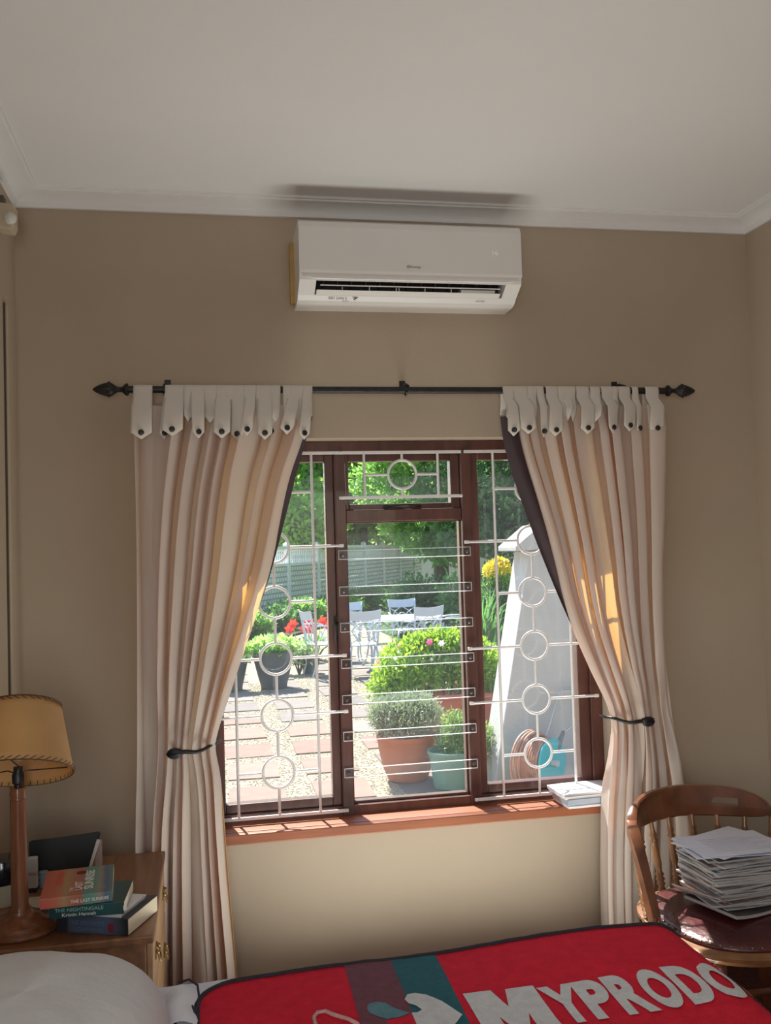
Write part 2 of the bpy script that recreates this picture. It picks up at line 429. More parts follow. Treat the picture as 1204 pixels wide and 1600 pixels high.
# ------------------------------------------------------------------ curtain rod
RY, RZ = -0.100, 2.235
rod = thing('curtain_rod', 'black iron curtain rod with leaf finials above the window', 'curtain rod', (.76, RY, RZ))
MB().tube([(-.255, RY, RZ), (1.80, RY, RZ)], .0125, 14).build('pole', IRON, rod, smooth=True, auto=True)
def finial(x, s):
    prof = [(.0, 0), (.020, .0), (.021, .008), (.016, .014), (.0085, .022), (.0085, .036), (.014, .045), (.022, .056), (.0235, .066), (.022, .078), (.017, .095), (.010, .110), (.003, .120), (0.0005, .121)]
    M = T(x, RY, RZ, ry=s * PI / 2)
    MB().lathe(prof, 16, M, ripple=lambda a: .06 * math.cos(4 * a)).build('finial', IRON, rod, smooth=True)
    b = MB()
    for k in range(6):
        a = k * PI / 3
        c = M @ Vector((.022 * math.cos(a), .022 * math.sin(a), .066))
        b.sphere(c, (.0065, .0065, .0065), 8, 5)
    b.build('leaf_bud', IRON, rod, smooth=True)
finial(-.250, -1); finial(1.797, 1)
for x in (-.118, .756, 1.622):
    b = MB().box(x - .011, x + .011, -.006, 0, RZ + .012, RZ + .052).tube([(x, -.004, RZ + .03), (x, -.05, RZ + .03), (x, -.085, RZ + .02), (x, RY, RZ + .014)], .007, 8)
    b.tube([(x - .008, RY + .017 * math.cos(a), RZ + .017 * math.sin(a)) for a in np.linspace(-2.6, 1.6, 9)], .005, 6)
    b.build('bracket', IRON, rod, smooth=True, auto=True)

# ------------------------------------------------------------------ curtains
BTN = mat('dark_wood_button', (.018, .013, .011), rough=.35, var=.2, scale=90)
def interp(pts, z):
    if z >= pts[0][1]: return pts[0][0]
    for (x0, z0), (x1, z1) in zip(pts, pts[1:]):
        if z1 <= z <= z0:
            t = (z0 - z) / (z0 - z1 + 1e-9)
            return x0 + (x1 - x0) * t
    return pts[-1][0]
def smoothline(pts, n=3):
    for _ in range(n):
        q = [pts[0]]
        for a, c in zip(pts, pts[1:]):
            q += [(a[0] * .75 + c[0] * .25, a[1] * .75 + c[1] * .25), (a[0] * .25 + c[0] * .75, a[1] * .25 + c[1] * .75)]
        pts = q + [pts[-1]]
    return pts
CY = -0.115
def wline(pp):
    l = [(aty(px, py, CY).x, aty(px, py, CY).z) for px, py in pp]
    l.append((l[-1][0] + (l[-1][0] - l[-2][0]) * .3, 0.015))
    return smoothline(l)
def curtain(label, outer, mid, inner, lin, um, nf0, nf1, tie_z, tabs, seed, side):
    cur = thing('curtain', label, 'curtain', (aty(*tabs[0][:2], CY).x, CY, 2.0), group='cream tie-back curtains')
    lo, lm, li = wline(outer), wline(mid), wline(inner)
    rnd = random.Random(seed)
    ph = [rnd.uniform(0, 6.28) for _ in range(8)]
    ztop = 2.175; NU, NZ = 330, 110
    lx = 0
    def pos(u, z):
        a, c, d = interp(lo, z), interp(lm, z), interp(li, z)
        if u < um: phase = nf0 * (u / um)
        else: phase = nf0 + nf1 * ((u - um) / (1 - um))
        lowz = max(0, min(1, (tie_z - z) / .25))
        phase += .30 * math.sin(u * 11 + ph[0]) + .10 * math.sin(z * 2.1 + u * 9 + ph[1]) + .16 * math.sin(u * 23 + ph[5]) + .25 * lowz * math.sin(u * 8 + ph[7])
        w = 2 * PI * phase
        g = math.exp(-((z - tie_z) / .16) ** 2)            # gathered at the tie
        amp = (.036 + .010 * math.sin(u * 19 + ph[2])) * (1 - .50 * g)
        top = max(0, 1 - (ztop - z) / .10)
        amp *= (1 - .55 * top)
        if z < tie_z: amp *= 1.0 + .25 * min(1, (tie_z - z) / .4)
        s = math.sin(w)
        s = 1 - 2 * ((1 - s) / 2) ** 2.1                     # broad faces, narrow valleys
        fold = (s + .12 * math.sin(2 * w + ph[3])) * amp
        sec = (g * .55 + .22 * (1 - top)) * (.5 + .5 * math.sin(u * 15 + z * 1.3 + ph[4]))
        fold += .010 * sec * math.sin(2.7 * w + 2.2 * z + ph[4])
        fold += .004 * noise.noise(Vector((u * 14, z * 3.5, seed))) + .0025 * noise.noise(Vector((u * 30, z * 9, seed + 5)))
        bx = (.012 - .004 * g) * math.sin(2 * w + .6) * (1 - .5 * top)
        if u < um: x = a + (c - a) * (u / um)
        else: x = c + (d - c) * ((u - um) / (1 - um))
        e = min(1, min(u, 1 - u) / .03)
        bulge = 0
        if u >= um:
            v = (u - um) / (1 - um)
            gg = math.exp(-((z - tie_z) / .30) ** 2)
            bulge = -.030 * gg * math.sqrt(max(0, 1 - (2 * v - 1) ** 2))
        y = CY - fold + bulge + .004 * math.sin(z * 2.2 + u * 9 + ph[6])
        return Vector((x + bx * e, min(y, -0.035), z))
    rows = []
    for i in range(NZ):
        t = i / (NZ - 1)
        z = ztop + (.015 - ztop) * t
        rows.append([pos(j / (NU - 1), z) for j in range(NU)])
    MB().grid(rows).build('drape', CLOTH, cur, smooth=True)
    # lining, its shade painted dark, turned out along the leading edge
    ll = smoothline([(aty(px, py, CY + .02).x, aty(px, py, CY + .02).z) for px, py in lin])
    rws = []
    for i in range(40):
        z = ll[0][1] + (ll[-1][1] - ll[0][1]) * i / 39
        e = interp(ll, z); q = interp(li, z)
        rws.append([Vector((e + (q - side * .035 - e) * k / 6, CY + .030 + .006 * math.sin(k * 1.2 + z * 4) , z)) for k in range(7)])
    MB().grid(rws).build('lining', LINING, cur, smooth=True)
    # tab tops folded over the pole, each with its button
    for (bx_, by_, tx0, tx1, wd, yaw, dy) in tabs:
        P = aty(bx_, by_, CY - .03)
        top = aty((tx0 + tx1) / 2, 606, RY - .016)
        wt = (tx1 - tx0) / FPX * 3.45
        wb = wd / FPX * 3.45
        zb = P.z - .022
        yf = CY - .053 - dy
        path = [(RY + .030, ztop - .03), (RY + .020, ztop + .01), (RY + .0165, RZ), (RY + .010, RZ + .014), (RY, RZ + .0175), (RY - .011, RZ + .014), (RY - .0165, RZ), (RY - .020, RZ - .03), (yf, ztop - .01), (yf - .002, P.z + .02), (yf - .001, P.z), (yf + .002, P.z - .010), (yf + .006, zb)]
        rws = []
        for k, (y, z) in enumerate(path):
            t = max(0, min(1, (RZ - z) / (RZ - P.z))) if k > 5 else 0
            cx = top.x + (P.x - top.x) * t
            hw = (wt + (wb - wt) * t) / 2
            if k == len(path) - 2: hw *= .55
            if k == len(path) - 1: hw *= .06
            cyaw = yaw * t
            rws.append([Vector((cx + hw * q * math.cos(cyaw), y + hw * q * math.sin(cyaw) + .003 * (q * q), z)) for q in (-1, -.75, -.4, 0, .4, .75, 1)])
        tb = MB().grid(rws).build('tab', TABM, cur, smooth=True)
        so = tb.modifiers.new('thickness', 'SOLIDIFY'); so.thickness = .003
        if by_ < 652: continue
        bo = MB().lathe([(.0, 0), (.0095, .0), (.0105, .003), (.0095, .006), (.005, .0065), (.0, .006)], 12, T(P.x, yf - .002, P.z, rx=PI / 2, rz=yaw)).build('button', BTN, cur, smooth=True)
        ow = bo.matrix_local.copy(); bo.parent = tb; bo.location = (0, 0, 0)
    return cur
CL = curtain('left cream tab-top curtain tied back beside the nightstand',
    [(209, 640), (214, 800), (216, 1000), (215, 1150), (213, 1315)],
    [(292, 640), (268, 800), (262, 1000), (263, 1165), (256, 1320), (252, 1500)],
    [(486, 640), (474, 690), (455, 740), (441, 802), (427, 880), (405, 950), (367, 1060), (337, 1150), (336, 1172), (346, 1215), (353, 1320), (363, 1440), (371, 1525)],
    [(489, 650), (477, 692), (465, 735), (450, 793), (428, 880), (410, 935)], .30, 2, 6.0, .98,
    [(221, 677, 209, 237, 31, 0, 0), (257, 677, 258, 270, 16, .3, -.022), (269, 672, 259, 287, 31, 0, 0), (310, 676, 298, 319, 20, .5, 0), (346, 676, 337, 360, 25, 0, .004),
     (370, 679, 362, 382, 19, -.3, -.004), (385, 672, 385, 401, 19, .4, 0), (413, 678, 402, 424, 22, 0, .003), (423, 674, 424, 434, 10, .5, -.02), (447, 670, 453, 471, 22, .3, .004), (474, 678, 474, 488, 20, .5, 0)]
    + [(x, 650, x - w_ / 2, x + w_ / 2, w_, a_, -.020) for x, w_, a_ in ((294, 14, .6), (328, 20, -.5), (361, 12, .5), (384, 10, -.4), (404, 8, .3), (430, 16, .4), (448, 12, -.3), (466, 18, .5))], 3, 1)
CR_ = curtain('right cream tab-top curtain tied back behind the wooden armchair',
    [(1031, 640), (1033, 800), (1034, 1000), (1048, 1115), (1060, 1230), (1068, 1310)],
    [(960, 640), (975, 800), (985, 1000), (1010, 1118), (1015, 1230), (1010, 1400)],
    [(803, 640), (812, 700), (838, 780), (862, 860), (885, 960), (925, 1055), (955, 1118), (950, 1180), (942, 1250), (941, 1330), (944, 1450)],
    [(783, 650), (788, 692), (800, 735), (815, 780), (842, 855), (872, 930), (892, 975)], .30, 2, 6.0, .98,
    [(800, 673, 785, 800, 20, -.4, 0), (822, 670, 800, 826, 26, 0, .006), (850, 674, 838, 850, 12, -.5, -.02), (865, 673, 852, 873, 24, 0, 0), (885, 650, 875, 898, 8, -.4, -.006), (914, 670, 899, 922, 24, 0, .003),
     (954, 669, 938, 961, 19, .4, 0), (979, 666, 965, 986, 24, .3, .004), (998, 669, 988, 998, 12, .5, -.018), (1022, 670, 1007, 1031, 26, 0, 0)]
    + [(x, 650, x - w_ / 2, x + w_ / 2, w_, a_, -.020) for x, w_, a_ in ((797, 14, -.4), (832, 16, .5), (878, 14, -.4), (895, 10, .3), (930, 18, -.5), (962, 10, .4), (992, 10, .4))], 9, -1)

# wrought-iron holdbacks
def holdback(label, mx, ex, z):
    h = thing('holdback', label, 'holdback', (mx, -.06, z), group='iron curtain holdbacks')
    s = 1 if ex > mx else -1
    L_ = abs(ex - mx)
    MB().tube([(mx, -.002, z), (mx, -.10, z), (mx, -.182, z)], .006, 8).build('post', IRON, h, smooth=True)
    pts = []; rs = []
    for k in range(15):
        t = k / 14
        pts.append((mx + s * L_ * t * 1.03, -.188 + .075 * t ** 3 - .012 * math.sin(PI * t), z - .006 + .014 * t + .004 * math.sin(t * 9)))
        rs.append(.0085 - .0035 * t)
    pts.append((mx + s * (L_ + .012), -.09, z + .014)); rs.append(.004)
    MB().tube(pts, rs, 8).build('arm', IRON, h, smooth=True)
    b = MB()
    for k in range(7):                                     # leaf medallion
        a = -PI / 2 + (k - 3) * .42
        b.sphere((mx - s * .004 + .015 * math.cos(a) , -.188 - .004, z + .014 * math.sin(a)), (.013, .006, .009), 8, 5, None)
    b.sphere((mx - s * .002, -.194, z), (.026, .007, .016), 12, 6)
    for k in range(3): b.tube([(mx - s * .024, -.2, z + (k - 1) * .008), (mx + s * .024, -.201, z + (k - 1) * .003)], .0022, 5)
    b.build('leaf_medallion', IRON, h, smooth=True)
holdback('black iron leaf holdback gathering the left curtain', -.112, .030, .978)
pa = aty(1012, 1124, -.19)
holdback('black iron leaf holdback gathering the right curtain', pa.x - .004, aty(950, 1122, -.14).x, .975)
# ------------------------------------------------------------------ air conditioner
ax0, ax1 = .352, 1.176
ac = thing('air_conditioner', 'white split air conditioner indoor unit on the wall above the window', 'air conditioner', (.764, 0, 2.55))
full = [(0, 2.552), (-.088, 2.553), (-.118, 2.560), (-.136, 2.574), (-.205, 2.612), (-.207, 2.64), (-.207, 2.800), (-.200, 2.818), (-.185, 2.826), (0, 2.826)]
mid = [(0, 2.552), (-.088, 2.553), (-.118, 2.560), (-.136, 2.574), (-.138, 2.577), (-.100, 2.598), (-.10, 2.640), (-.160, 2.650), (-.197, 2.6115), (-.205, 2.612), (-.207, 2.64), (-.207, 2.800), (-.200, 2.818), (-.185, 2.826), (0, 2.826)]
b = MB().prism(full, ax0, .412, 'x').prism(mid, .412, 1.118, 'x').prism(full, 1.118, ax1, 'x')
b.build('casing', PLASTIC, ac)
fp = [(-.2075, 2.640), (-.2135, 2.634), (-.2165, 2.645), (-.2165, 2.800), (-.209, 2.820), (-.195, 2.829), (-.10, 2.829), (-.10, 2.8262), (-.185, 2.8262), (-.200, 2.8182), (-.2075, 2.800)]
MB().prism(fp, ax0 - .001, ax1 + .001, 'x').build('front_panel', mat('front_panel_white', (.70, .68, .655), rough=.22, var=.01, coat=.3), ac, bevel=.0015)
DARK = mat('dark_outlet', (.012, .012, .013), rough=.6)
MB().box(.413, 1.117, -.158, -.102, 2.638, 2.642).box(.413, 1.117, -.104, -.1005, 2.600, 2.64).box(.4125, .4145, -.19, -.1, 2.60, 2.65).build('outlet_lining', DARK, ac)
for k in range(13):
    x = .44 + k * .052
    MB().prism([(-.182, 2.618), (-.128, 2.588), (-.112, 2.63), (-.155, 2.645)], x, x + .0015, 'x').build('vane', mat('dark_vane', (.03, .03, .032), rough=.5), ac)
for x in (.512, .612, .712, .722, .820, .920):                         # thin white supports across the slot
    MB().box(x - .0012, x + .0012, -.158, -.148, 2.585, 2.603).build('support', PLASTIC, ac)
MB().tube([(.43, -.171, 2.603), (1.105, -.171, 2.603)], .0022, 6).build('wire_guide', PLASTIC, ac)
MB().prism([(-.140, 2.5755), (-.157, 2.585), (-.160, 2.5885), (-.158, 2.590), (-.136, 2.5785)], .418, 1.108, 'x').build('louvre_flap', PLASTIC, ac)
MB().prism([(-.150, 2.583), (-.172, 2.596), (-.150, 2.607), (-.12, 2.60)], .955, 1.085, 'x').build('louvre_end', mat('grey_louvre', (.35, .35, .34), rough=.4), ac)
b = MB().tube([(ax0 + .012, -.2085, 2.626), (.402, -.2085, 2.617), (1.12, -.2085, 2.617), (ax1 - .012, -.2085, 2.626)], .0035, 6)
b.build('chrome_lip', mat('bright_lip', (.85, .84, .82), rough=.15, coat=.5), ac, smooth=True)
MB().box(ax0 - .016, ax0 + .03, -.030, -.0, 2.572, 2.80).build('mounting_foam', mat('yellow_foam', (.42, .27, .10), rough=.9, bump=.3), ac)
INK = mat('grey_ink', (.16, .145, .135), rough=.6, var=.05)
INKD = mat('black_ink', (.02, .02, .02), rough=.6, var=.05)
FR = lambda x, z, y=-.2172: T(x, y, z, rx=PI / 2)
MB().tube(ring((.746, -.2172, 2.664), .0042, 0, 14), .0010, 4, closed=True).build('logo', INK, ac)
lettering('Energy', FR(.7535, 2.6585), .040, .0095, INK, ac, bold=.02)
lettering('16', FR(1.064, 2.716), .022, .018, mat('display_glow', (.6, .66, .65), rough=.5, emit=((.55, .68, .66), .22)), ac, name='display_digits', bold=.03)
def lipM(x, t):                                             # on the sloping lower lip
    y0, z0, y1, z1 = -.1365, 2.5735, -.1165, 2.5585
    y = y0 + (y1 - y0) * t; z = z0 + (z1 - z0) * t
    n = Vector((0, z1 - z0, -(y1 - y0))).normalized()
    return T(x, y - .0008, z - .0008, rx=math.atan2(.015, .020) + PI / 2 + .9 - .9)
lettering('ASH', T(.462, -.1300, 2.5625, rx=PI * .72), .024, .008, INK, ac, bold=.02)
lettering('SUPER X', T(.492, -.1300, 2.5625, rx=PI * .72), .040, .007, INK, ac, bold=.01)
lettering('7', T(.552, -.1300, 2.5620, rx=PI * .72), .022, .010, INKD, ac, bold=.04)
lettering('inverter', T(.516, -.121, 2.5575, rx=PI * .80), .024, .004, INK, ac, bold=.04)
lettering('R410A', T(1.02, -.1310, 2.5640, rx=PI * .72), .036, .004, INK, ac, bold=.04)

# ------------------------------------------------------------------ motion sensor and cable trunking
BEIGE = mat('aged_beige_plastic', (.50, .42, .31), rough=.5, var=.04)
ps = thing('motion_sensor', 'small beige alarm motion sensor in the top left corner', 'sensor', (-.617, -.3, 2.73))
MB().prism([(-.030, 2.722), (.018, 2.714), (.026, 2.735), (.026, 2.800), (-.030, 2.806)], -.328, -.262, 'y', Matrix.Translation((-.606, 0, 0))).build('housing', BEIGE, ps, bevel=.005)
MB().sphere((-.592, -.328, 2.752), (.021, .014, .020), 16, 10).build('lens', mat('milky_lens', (.62, .62, .55), rough=.3, var=.02), ps, smooth=True)
MB().box(-.64, -.615, -.315, -.275, 2.805, 2.832).build('wall_bracket', mat('dark_bracket', (.10, .085, .06), rough=.6), ps)  # dark brown bracket above the housing
ct = thing('cable_trunking', 'thin painted cable trunking running down the left wall corner', 'trunking', (-.63, -.20, 0.0))
MB().box(XL, XL + .014, -.215, -.185, 0.10, 2.50).build('cover_strip', WALL, ct, bevel=.003)
MB().box(XL, XL + .007, -.2185, -.215, 0.10, 2.505).build('gap_strip', mat('dark_gap', (.06, .045, .03), rough=.7), ct)  # dark strip painted in for the gap beside the trunking

# ------------------------------------------------------------------ nightstand
NW = wood('oak_brown', (.30, .135, .055), (.17, .07, .028), rough=.42, scale=4, stretch=(10, 1, 10))
NWF = wood('oak_window_lit', (.46, .28, .14), (.36, .20, .095), rough=.42, scale=4, stretch=(10, 1, 10))  # drawer fronts painted paler for the window light falling on them
BRASS = mat('aged_brass', (.30, .21, .09), rough=.35, var=.25, scale=60, metal=.9)
nx0, nx1, ny0, ny1, NZT = -.632, -.155, -.930, -.215, .66
ns = thing('nightstand', 'brown wooden chest of drawers used as nightstand, beside the left curtain', 'nightstand', ((nx0 + nx1) / 2, (ny0 + ny1) / 2, 0))
b = MB().box(nx0, nx1 - .018, ny0 + .012, ny1 - .01, .07, NZT - .022); b.build('carcass', NW, ns, bevel=.003)
MB().box(nx0 - .004, nx1 + .004, ny0, ny1, NZT - .022, NZT).build('top', NW, ns, bevel=.005, seg=3)
MB().box(nx0, nx1 - .03, ny0 + .03, ny1 - .03, .0, .07).build('plinth', NW, ns, bevel=.003)
for z0, z1 in ((.48, .632), (.285, .470), (.09, .275)):
    d = MB().box(nx1 - .0178, nx1, ny0 + .022, ny1 - .022, z0, z1).build('drawer', NWF, ns, bevel=.004)
    for y in (-.80, -.36):
        zc = (z0 + z1) / 2 + .012
        bb = MB().box(nx1, nx1 + .003, y - .030, y + .030, zc - .012, zc + .014)
        for q in (-.024, .024): bb.sphere((nx1 + .006, y + q, zc + .006), .0065, 8, 5)
        bb.tube([(nx1 + .008, y - .024, zc + .006), (nx1 + .012, y - .024, zc - .014), (nx1 + .014, y - .012, zc - .024), (nx1 + .014, y, zc - .021), (nx1 + .014, y + .012, zc - .024), (nx1 + .012, y + .024, zc - .014), (nx1 + .008, y + .024, zc + .006)], .0028, 6)
        o = bb.build('handle', BRASS, d, smooth=True, auto=True)

# ------------------------------------------------------------------ lamp
LX, LY = -.505, -.800
lamp = thing('table_lamp', 'wooden table lamp with a yellow parchment shade on the nightstand', 'lamp', (LX, LY, NZT))
LW = wood('lamp_wood', (.26, .095, .04), (.13, .045, .02), rough=.3, scale=6, stretch=(8, 8, 1), coat=.5)
LT = Matrix.Translation((LX, LY, NZT))
MB().lathe([(.0, 0), (.098, 0), (.102, .008), (.100, .016), (.088, .021), (.084, .028), (.062, .033), (.052, .042), (.034, .048), (.030, .056)], 32, LT).build('base', LW, lamp, smooth=True, auto=True)
MB().lathe([(.026, .055), (.022, .07), (.0215, .20), (.0195, .33), (.019, .345), (.022, .348), (.0215, .352), (.019, .356), (.020, .375), (.018, .378)], 36, LT, ripple=lambda a: -.055 * (abs(math.sin(4 * a)) ** 6)).build('fluted_column', LW, lamp, smooth=True, auto=True)
MB().lathe([(.011, .376), (.011, .386), (.016, .390), (.016, .412), (.012, .418), (.012, .432)], 16, LT).build('lamp_holder', BLACKPL, lamp, smooth=True, auto=True)
MB().sphere((LX, LY, NZT + .480), (.024, .024, .034), 14, 10).build('bulb', mat('opal_bulb', (.34, .30, .24), rough=.3), lamp, smooth=True)
b = MB()
for a in (0.4, 2.5, 4.6):
    b.tube([(LX + .012 * math.cos(a), LY + .012 * math.sin(a), NZT + .418), (LX + .03 * math.cos(a + .3), LY + .03 * math.sin(a + .3), NZT + .426), (LX + .13 * math.cos(a), LY + .13 * math.sin(a), NZT + .435)], .0018, 5)
b.v = [tuple(Matrix.Translation((LX, LY, NZT + .42)) @ Matrix.Rotation(-.46, 4, 'X') @ Matrix.Translation((-LX, -LY, -NZT - .42)) @ Vector(q)) for q in b.v]
b.build('shade_carrier', IRON, lamp)
SHADE = mat('parchment', (.62, .40, .17), rough=.55, var=.10, scale=9, bump=.04, bscale=90, transl=.35, tcol=(.85, .50, .18))
SZ0, SZ1, SR0, SR1 = NZT + .415, NZT + .600, .143, .101
rows = []
for i in range(9):
    t = i / 8
    rows.append([(LX + (SR0 + (SR1 - SR0) * t) * math.cos(2 * PI * k / 64), LY + (SR0 + (SR1 - SR0) * t) * math.sin(2 * PI * k / 64), SZ0 + (SZ1 - SZ0) * t) for k in range(65)])
TILT = Matrix.Translation((LX, LY, SZ0)) @ Matrix.Rotation(-.46, 4, 'X') @ Matrix.Translation((-LX, -LY, -SZ0))
sh = MB().grid(rows, TILT).build('lamp_shade', SHADE, lamp, smooth=True)
so = sh.modifiers.new('thickness', 'SOLIDIFY'); so.thickness = .0015
STITCH = mat('leather_lacing', (.10, .042, .018), rough=.7, var=.2, scale=60)
for zc, rc, n in ((SZ0, SR0, 46), (SZ1, SR1, 34)):
    b = MB(); sg = 1 if zc == SZ0 else -1
    for k in range(n):
        a0 = 2 * PI * k / n; a1 = a0 + 2 * PI / n
        P = lambda a, r, z: (LX + r * math.cos(a), LY + r * math.sin(a), z)
        b.tube([P(a0, rc + .0020, zc - sg * .001), P((a0 + a1) / 2, rc + .0022, zc + sg * .005), P(a1, rc + .0018, zc + sg * .0105)], .0012, 5)
        b.tube([P(a1, rc - .0036, zc + sg * .0105), P((a0 + a1) / 2 + .5 * (a1 - a0), rc - .0030, zc + sg * .004), P(a1, rc - .001, zc - sg * .002)], .0012, 5)
    b.tube([(LX + rc * math.cos(2 * PI * k / 60), LY + rc * math.sin(2 * PI * k / 60), zc) for k in range(60)], .0018, 5, closed=True)
    b.v = [tuple(TILT @ Vector(q)) for q in b.v]
    b.build('lacing', STITCH, sh)

# ------------------------------------------------------------------ books and things on the nightstand
PAGES = mat('page_edges', (.74, .64, .47), rough=.9, var=.08, scale=4, stretch=(1, 1, 260), bump=.1)
def cover_mat(name, cols, ax=0, scale=1.0, off=0.0):
    mt, n, b, o = _new(name); L = n.links.new
    tc = n.nodes.new('ShaderNodeTexCoord'); sp = n.nodes.new('ShaderNodeSeparateXYZ'); L(tc.outputs['Object'], sp.inputs[0])
    nz = n.nodes.new('ShaderNodeTexNoise'); nz.inputs['Scale'].default_value = 25; L(tc.outputs['Object'], nz.inputs['Vector'])
    ma = n.nodes.new('ShaderNodeMath'); ma.operation = 'MULTIPLY_ADD'; ma.inputs[1].default_value = .10 / scale * 0 + .08
    L(nz.outputs['Fac'], ma.inputs[0])
    mm = n.nodes.new('ShaderNodeMath'); mm.operation = 'MULTIPLY_ADD'; mm.inputs[1].default_value = scale; mm.inputs[2].default_value = off - .04
    L(sp.outputs[ax], mm.inputs[0]); L(mm.outputs[0], ma.inputs[2])
    rp = n.nodes.new('ShaderNodeValToRGB'); el = rp.color_ramp.elements
    while len(el) < len(cols): el.new(.5)
    for e, (p, c) in zip(el, cols): e.position = p; e.color = (*c, 1)
    L(ma.outputs[0], rp.inputs[0]); L(rp.outputs[0], b.inputs['Base Color'])
    b.inputs['Roughness'].default_value = .35
    return mt
def book(name, label, loc, rz, L_, W, Tk, cm, group='paperbacks stacked on the nightstand', pages=PAGES, hard=0.0):
    """spine along local +X at y=0, pages towards +Y, lying flat"""
    k = thing(name, label, 'book', loc, rz, group)
    c = .0022
    MB().prism([(0, 0), (W, 0), (W, c), (c * 1.5, c), (c * 1.5, Tk - c), (W, Tk - c), (W, Tk), (0, Tk)], 0, L_, 'x').build('cover', cm, k, world=False, bevel=.0008)
    MB().box(hard, L_ - hard, c * 1.5, W - hard - .0005, c, Tk - c).build('page_block', pages, k, world=False)
    return k
def dirang(a, c): return math.atan2(c.y - a.y, c.x - a.x)
zb = NZT + .001
a = atz(88, 1456, zb); c = atz(200, 1463, zb)
rz = dirang(a, c)
k1 = book('book', 'thick blue-grey paperback, bottom one of the stack on the nightstand', (a.x, a.y, zb), rz, (c - a).length, .170, .044,
          cover_mat('blue_cover', [(0, (.03, .03, .035)), (.14, (.03, .035, .05)), (.2, (.09, .11, .17)), (.75, (.08, .12, .20)), (.93, (.045, .05, .06)), (1, (.02, .02, .02))], 0, 1 / .2))
WI = mat('white_ink', (.75, .74, .68), rough=.6, var=.03); TI = mat('teal_ink', (.22, .45, .38), rough=.6); BI = mat('dull_blue_ink', (.13, .19, .27), rough=.6); RI = mat('crimson_ink', (.20, .02, .04), rough=.6)
SPM = lambda x, z: T(x, -.0006, z, rx=PI / 2)
lettering('THE MIDWIFE', SPM(.035, .022), .105, .012, BI, k1, world=False, bold=.01)
lettering('LIGHTNING', SPM(.050, .006), .085, .010, BI, k1, world=False, bold=.01)
MB().sphere((.158, 0, .019), (.010, .0006, .013), 10, 6).build('red_emblem', RI, k1, world=False)
sp = thing('folded_paper', 'white folded paper tucked between the lower two books', 'paper', (a.x, a.y, zb + .0445), rz)
MB().prism([(-.020, 0), (.185, 0), (.190, .012), (.06, .0115), (-.02, .009)], .004, .140, 'y').build('sheet', mat('white_paper', (.66, .65, .62), rough=.8, var=.03), sp, world=False)
z2 = zb + .057
a2 = atz(77, 1437, z2); c2_ = atz(194, 1428, z2); rz2 = dirang(a2, c2_)
k2 = book('book', 'dark teal paperback titled THE NIGHTINGALE, middle of the nightstand stack', (a2.x, a2.y, z2), rz2, min(.215, (c2_ - a2).length), .165, .031,
          cover_mat('teal_cover', [(0, (.012, .05, .055)), (.5, (.012, .06, .06)), (.7, (.015, .075, .085)), (.93, (.02, .05, .04)), (1, (.08, .10, .04))], 0, 1 / .21))
lettering('THE NIGHTINGALE', SPM(.014, .0165), .122, .0095, TI, k2, world=False, bold=.015)
lettering('Kristin Hannah', SPM(.032, .0045), .085, .0085, WI, k2, world=False, bold=.005)
MB().box(.186, .195, -.0008, 0, .010, .022).build('spine_mark', WI, k2, world=False)
z3 = z2 + .032
a3 = atz(62, 1422, z3); c3_ = atz(176, 1408, z3); rz3 = dirang(a3, c3_)
L3 = (c3_ - a3).length
k3 = book('book', 'coral and green paperback titled THE LAST SUNRISE, on top of the nightstand stack', (a3.x, a3.y, z3), rz3, L3, .225, .026,
          cover_mat('sunrise_cover', [(0, (.50, .10, .07)), (.22, (.52, .14, .08)), (.34, (.40, .26, .12)), (.44, (.42, .15, .09)), (.56, (.36, .12, .08)), (.62, (.10, .26, .20)), (.76, (.13, .28, .22)), (.82, (.30, .24, .20)), (.9, (.08, .14, .20)), (1, (.12, .20, .18))], 0, 1 / L3))
lettering('THE LAST SUNRISE', SPM(.075, .007), .095, .0085, WI, k3, world=False, bold=.01)
CVM = lambda x, y: T(x, y, .0266, rz=PI / 2)
lettering('LAST', CVM(.102, .040), .065, .020, WI, k3, world=False, bold=.03)
lettering('SUNRISE', CVM(.130, .040), .150, .024, WI, k3, world=False, bold=.03)
lettering('KENDI', CVM(.050, .095), .105, .018, mat('coral_ink', (.62, .10, .07), rough=.5), k3, world=False, bold=.03)
lettering('THE', CVM(.080, .035), .028, .010, WI, k3, world=False, bold=.01)
MB().lathe([(.0, 0), (.014, 0), (.014, .0004), (0, .0004)], 20, T(.095, .180, .0262)).build('dark_roundel', mat('dark_maroon_ink', (.10, .02, .02)), k3, world=False)

# black binder standing at the back
bd = thing('ring_binder', 'black file standing open behind the books on the nightstand', 'file', (-.44, -.42, NZT + .001), 0)
A = aty(45, 1315, -.43); B = aty(156, 1302, -.40); zt_ = A.z
Md = T(A.x, -.43, NZT + .001, rz=.14)
wB = B.x - A.x
b = MB().prism([(0, 0), (wB * .80, 0), (wB, zt_ - NZT + .004), (.0, zt_ - NZT - .002)], 0, .003, 'y', Md)
b.build('front_board', mat('black_board', (.012, .013, .014), rough=.55, var=.1), bd, bevel=.001)
MB().prism([(0.005, 0), (wB * .86, 0), (wB * 1.03, zt_ - NZT - .012), (.005, zt_ - NZT - .012)], .045, .048, 'y', Md).build('back_board', mat('black_board', (.01, .01, .01)), bd)
WP = mat('white_paper', (.66, .65, .62))
for k in range(9):
    yy = .004 + k * .0044; e = random.uniform(-.012, .012)
    MB().prism([(.01, .0), (wB * .83 + e, 0), (wB * 1.0 + e, zt_ - NZT - .03 + e), (.01, zt_ - NZT - .02)], yy, yy + .0022, 'y', Md).build('page', WP, bd)
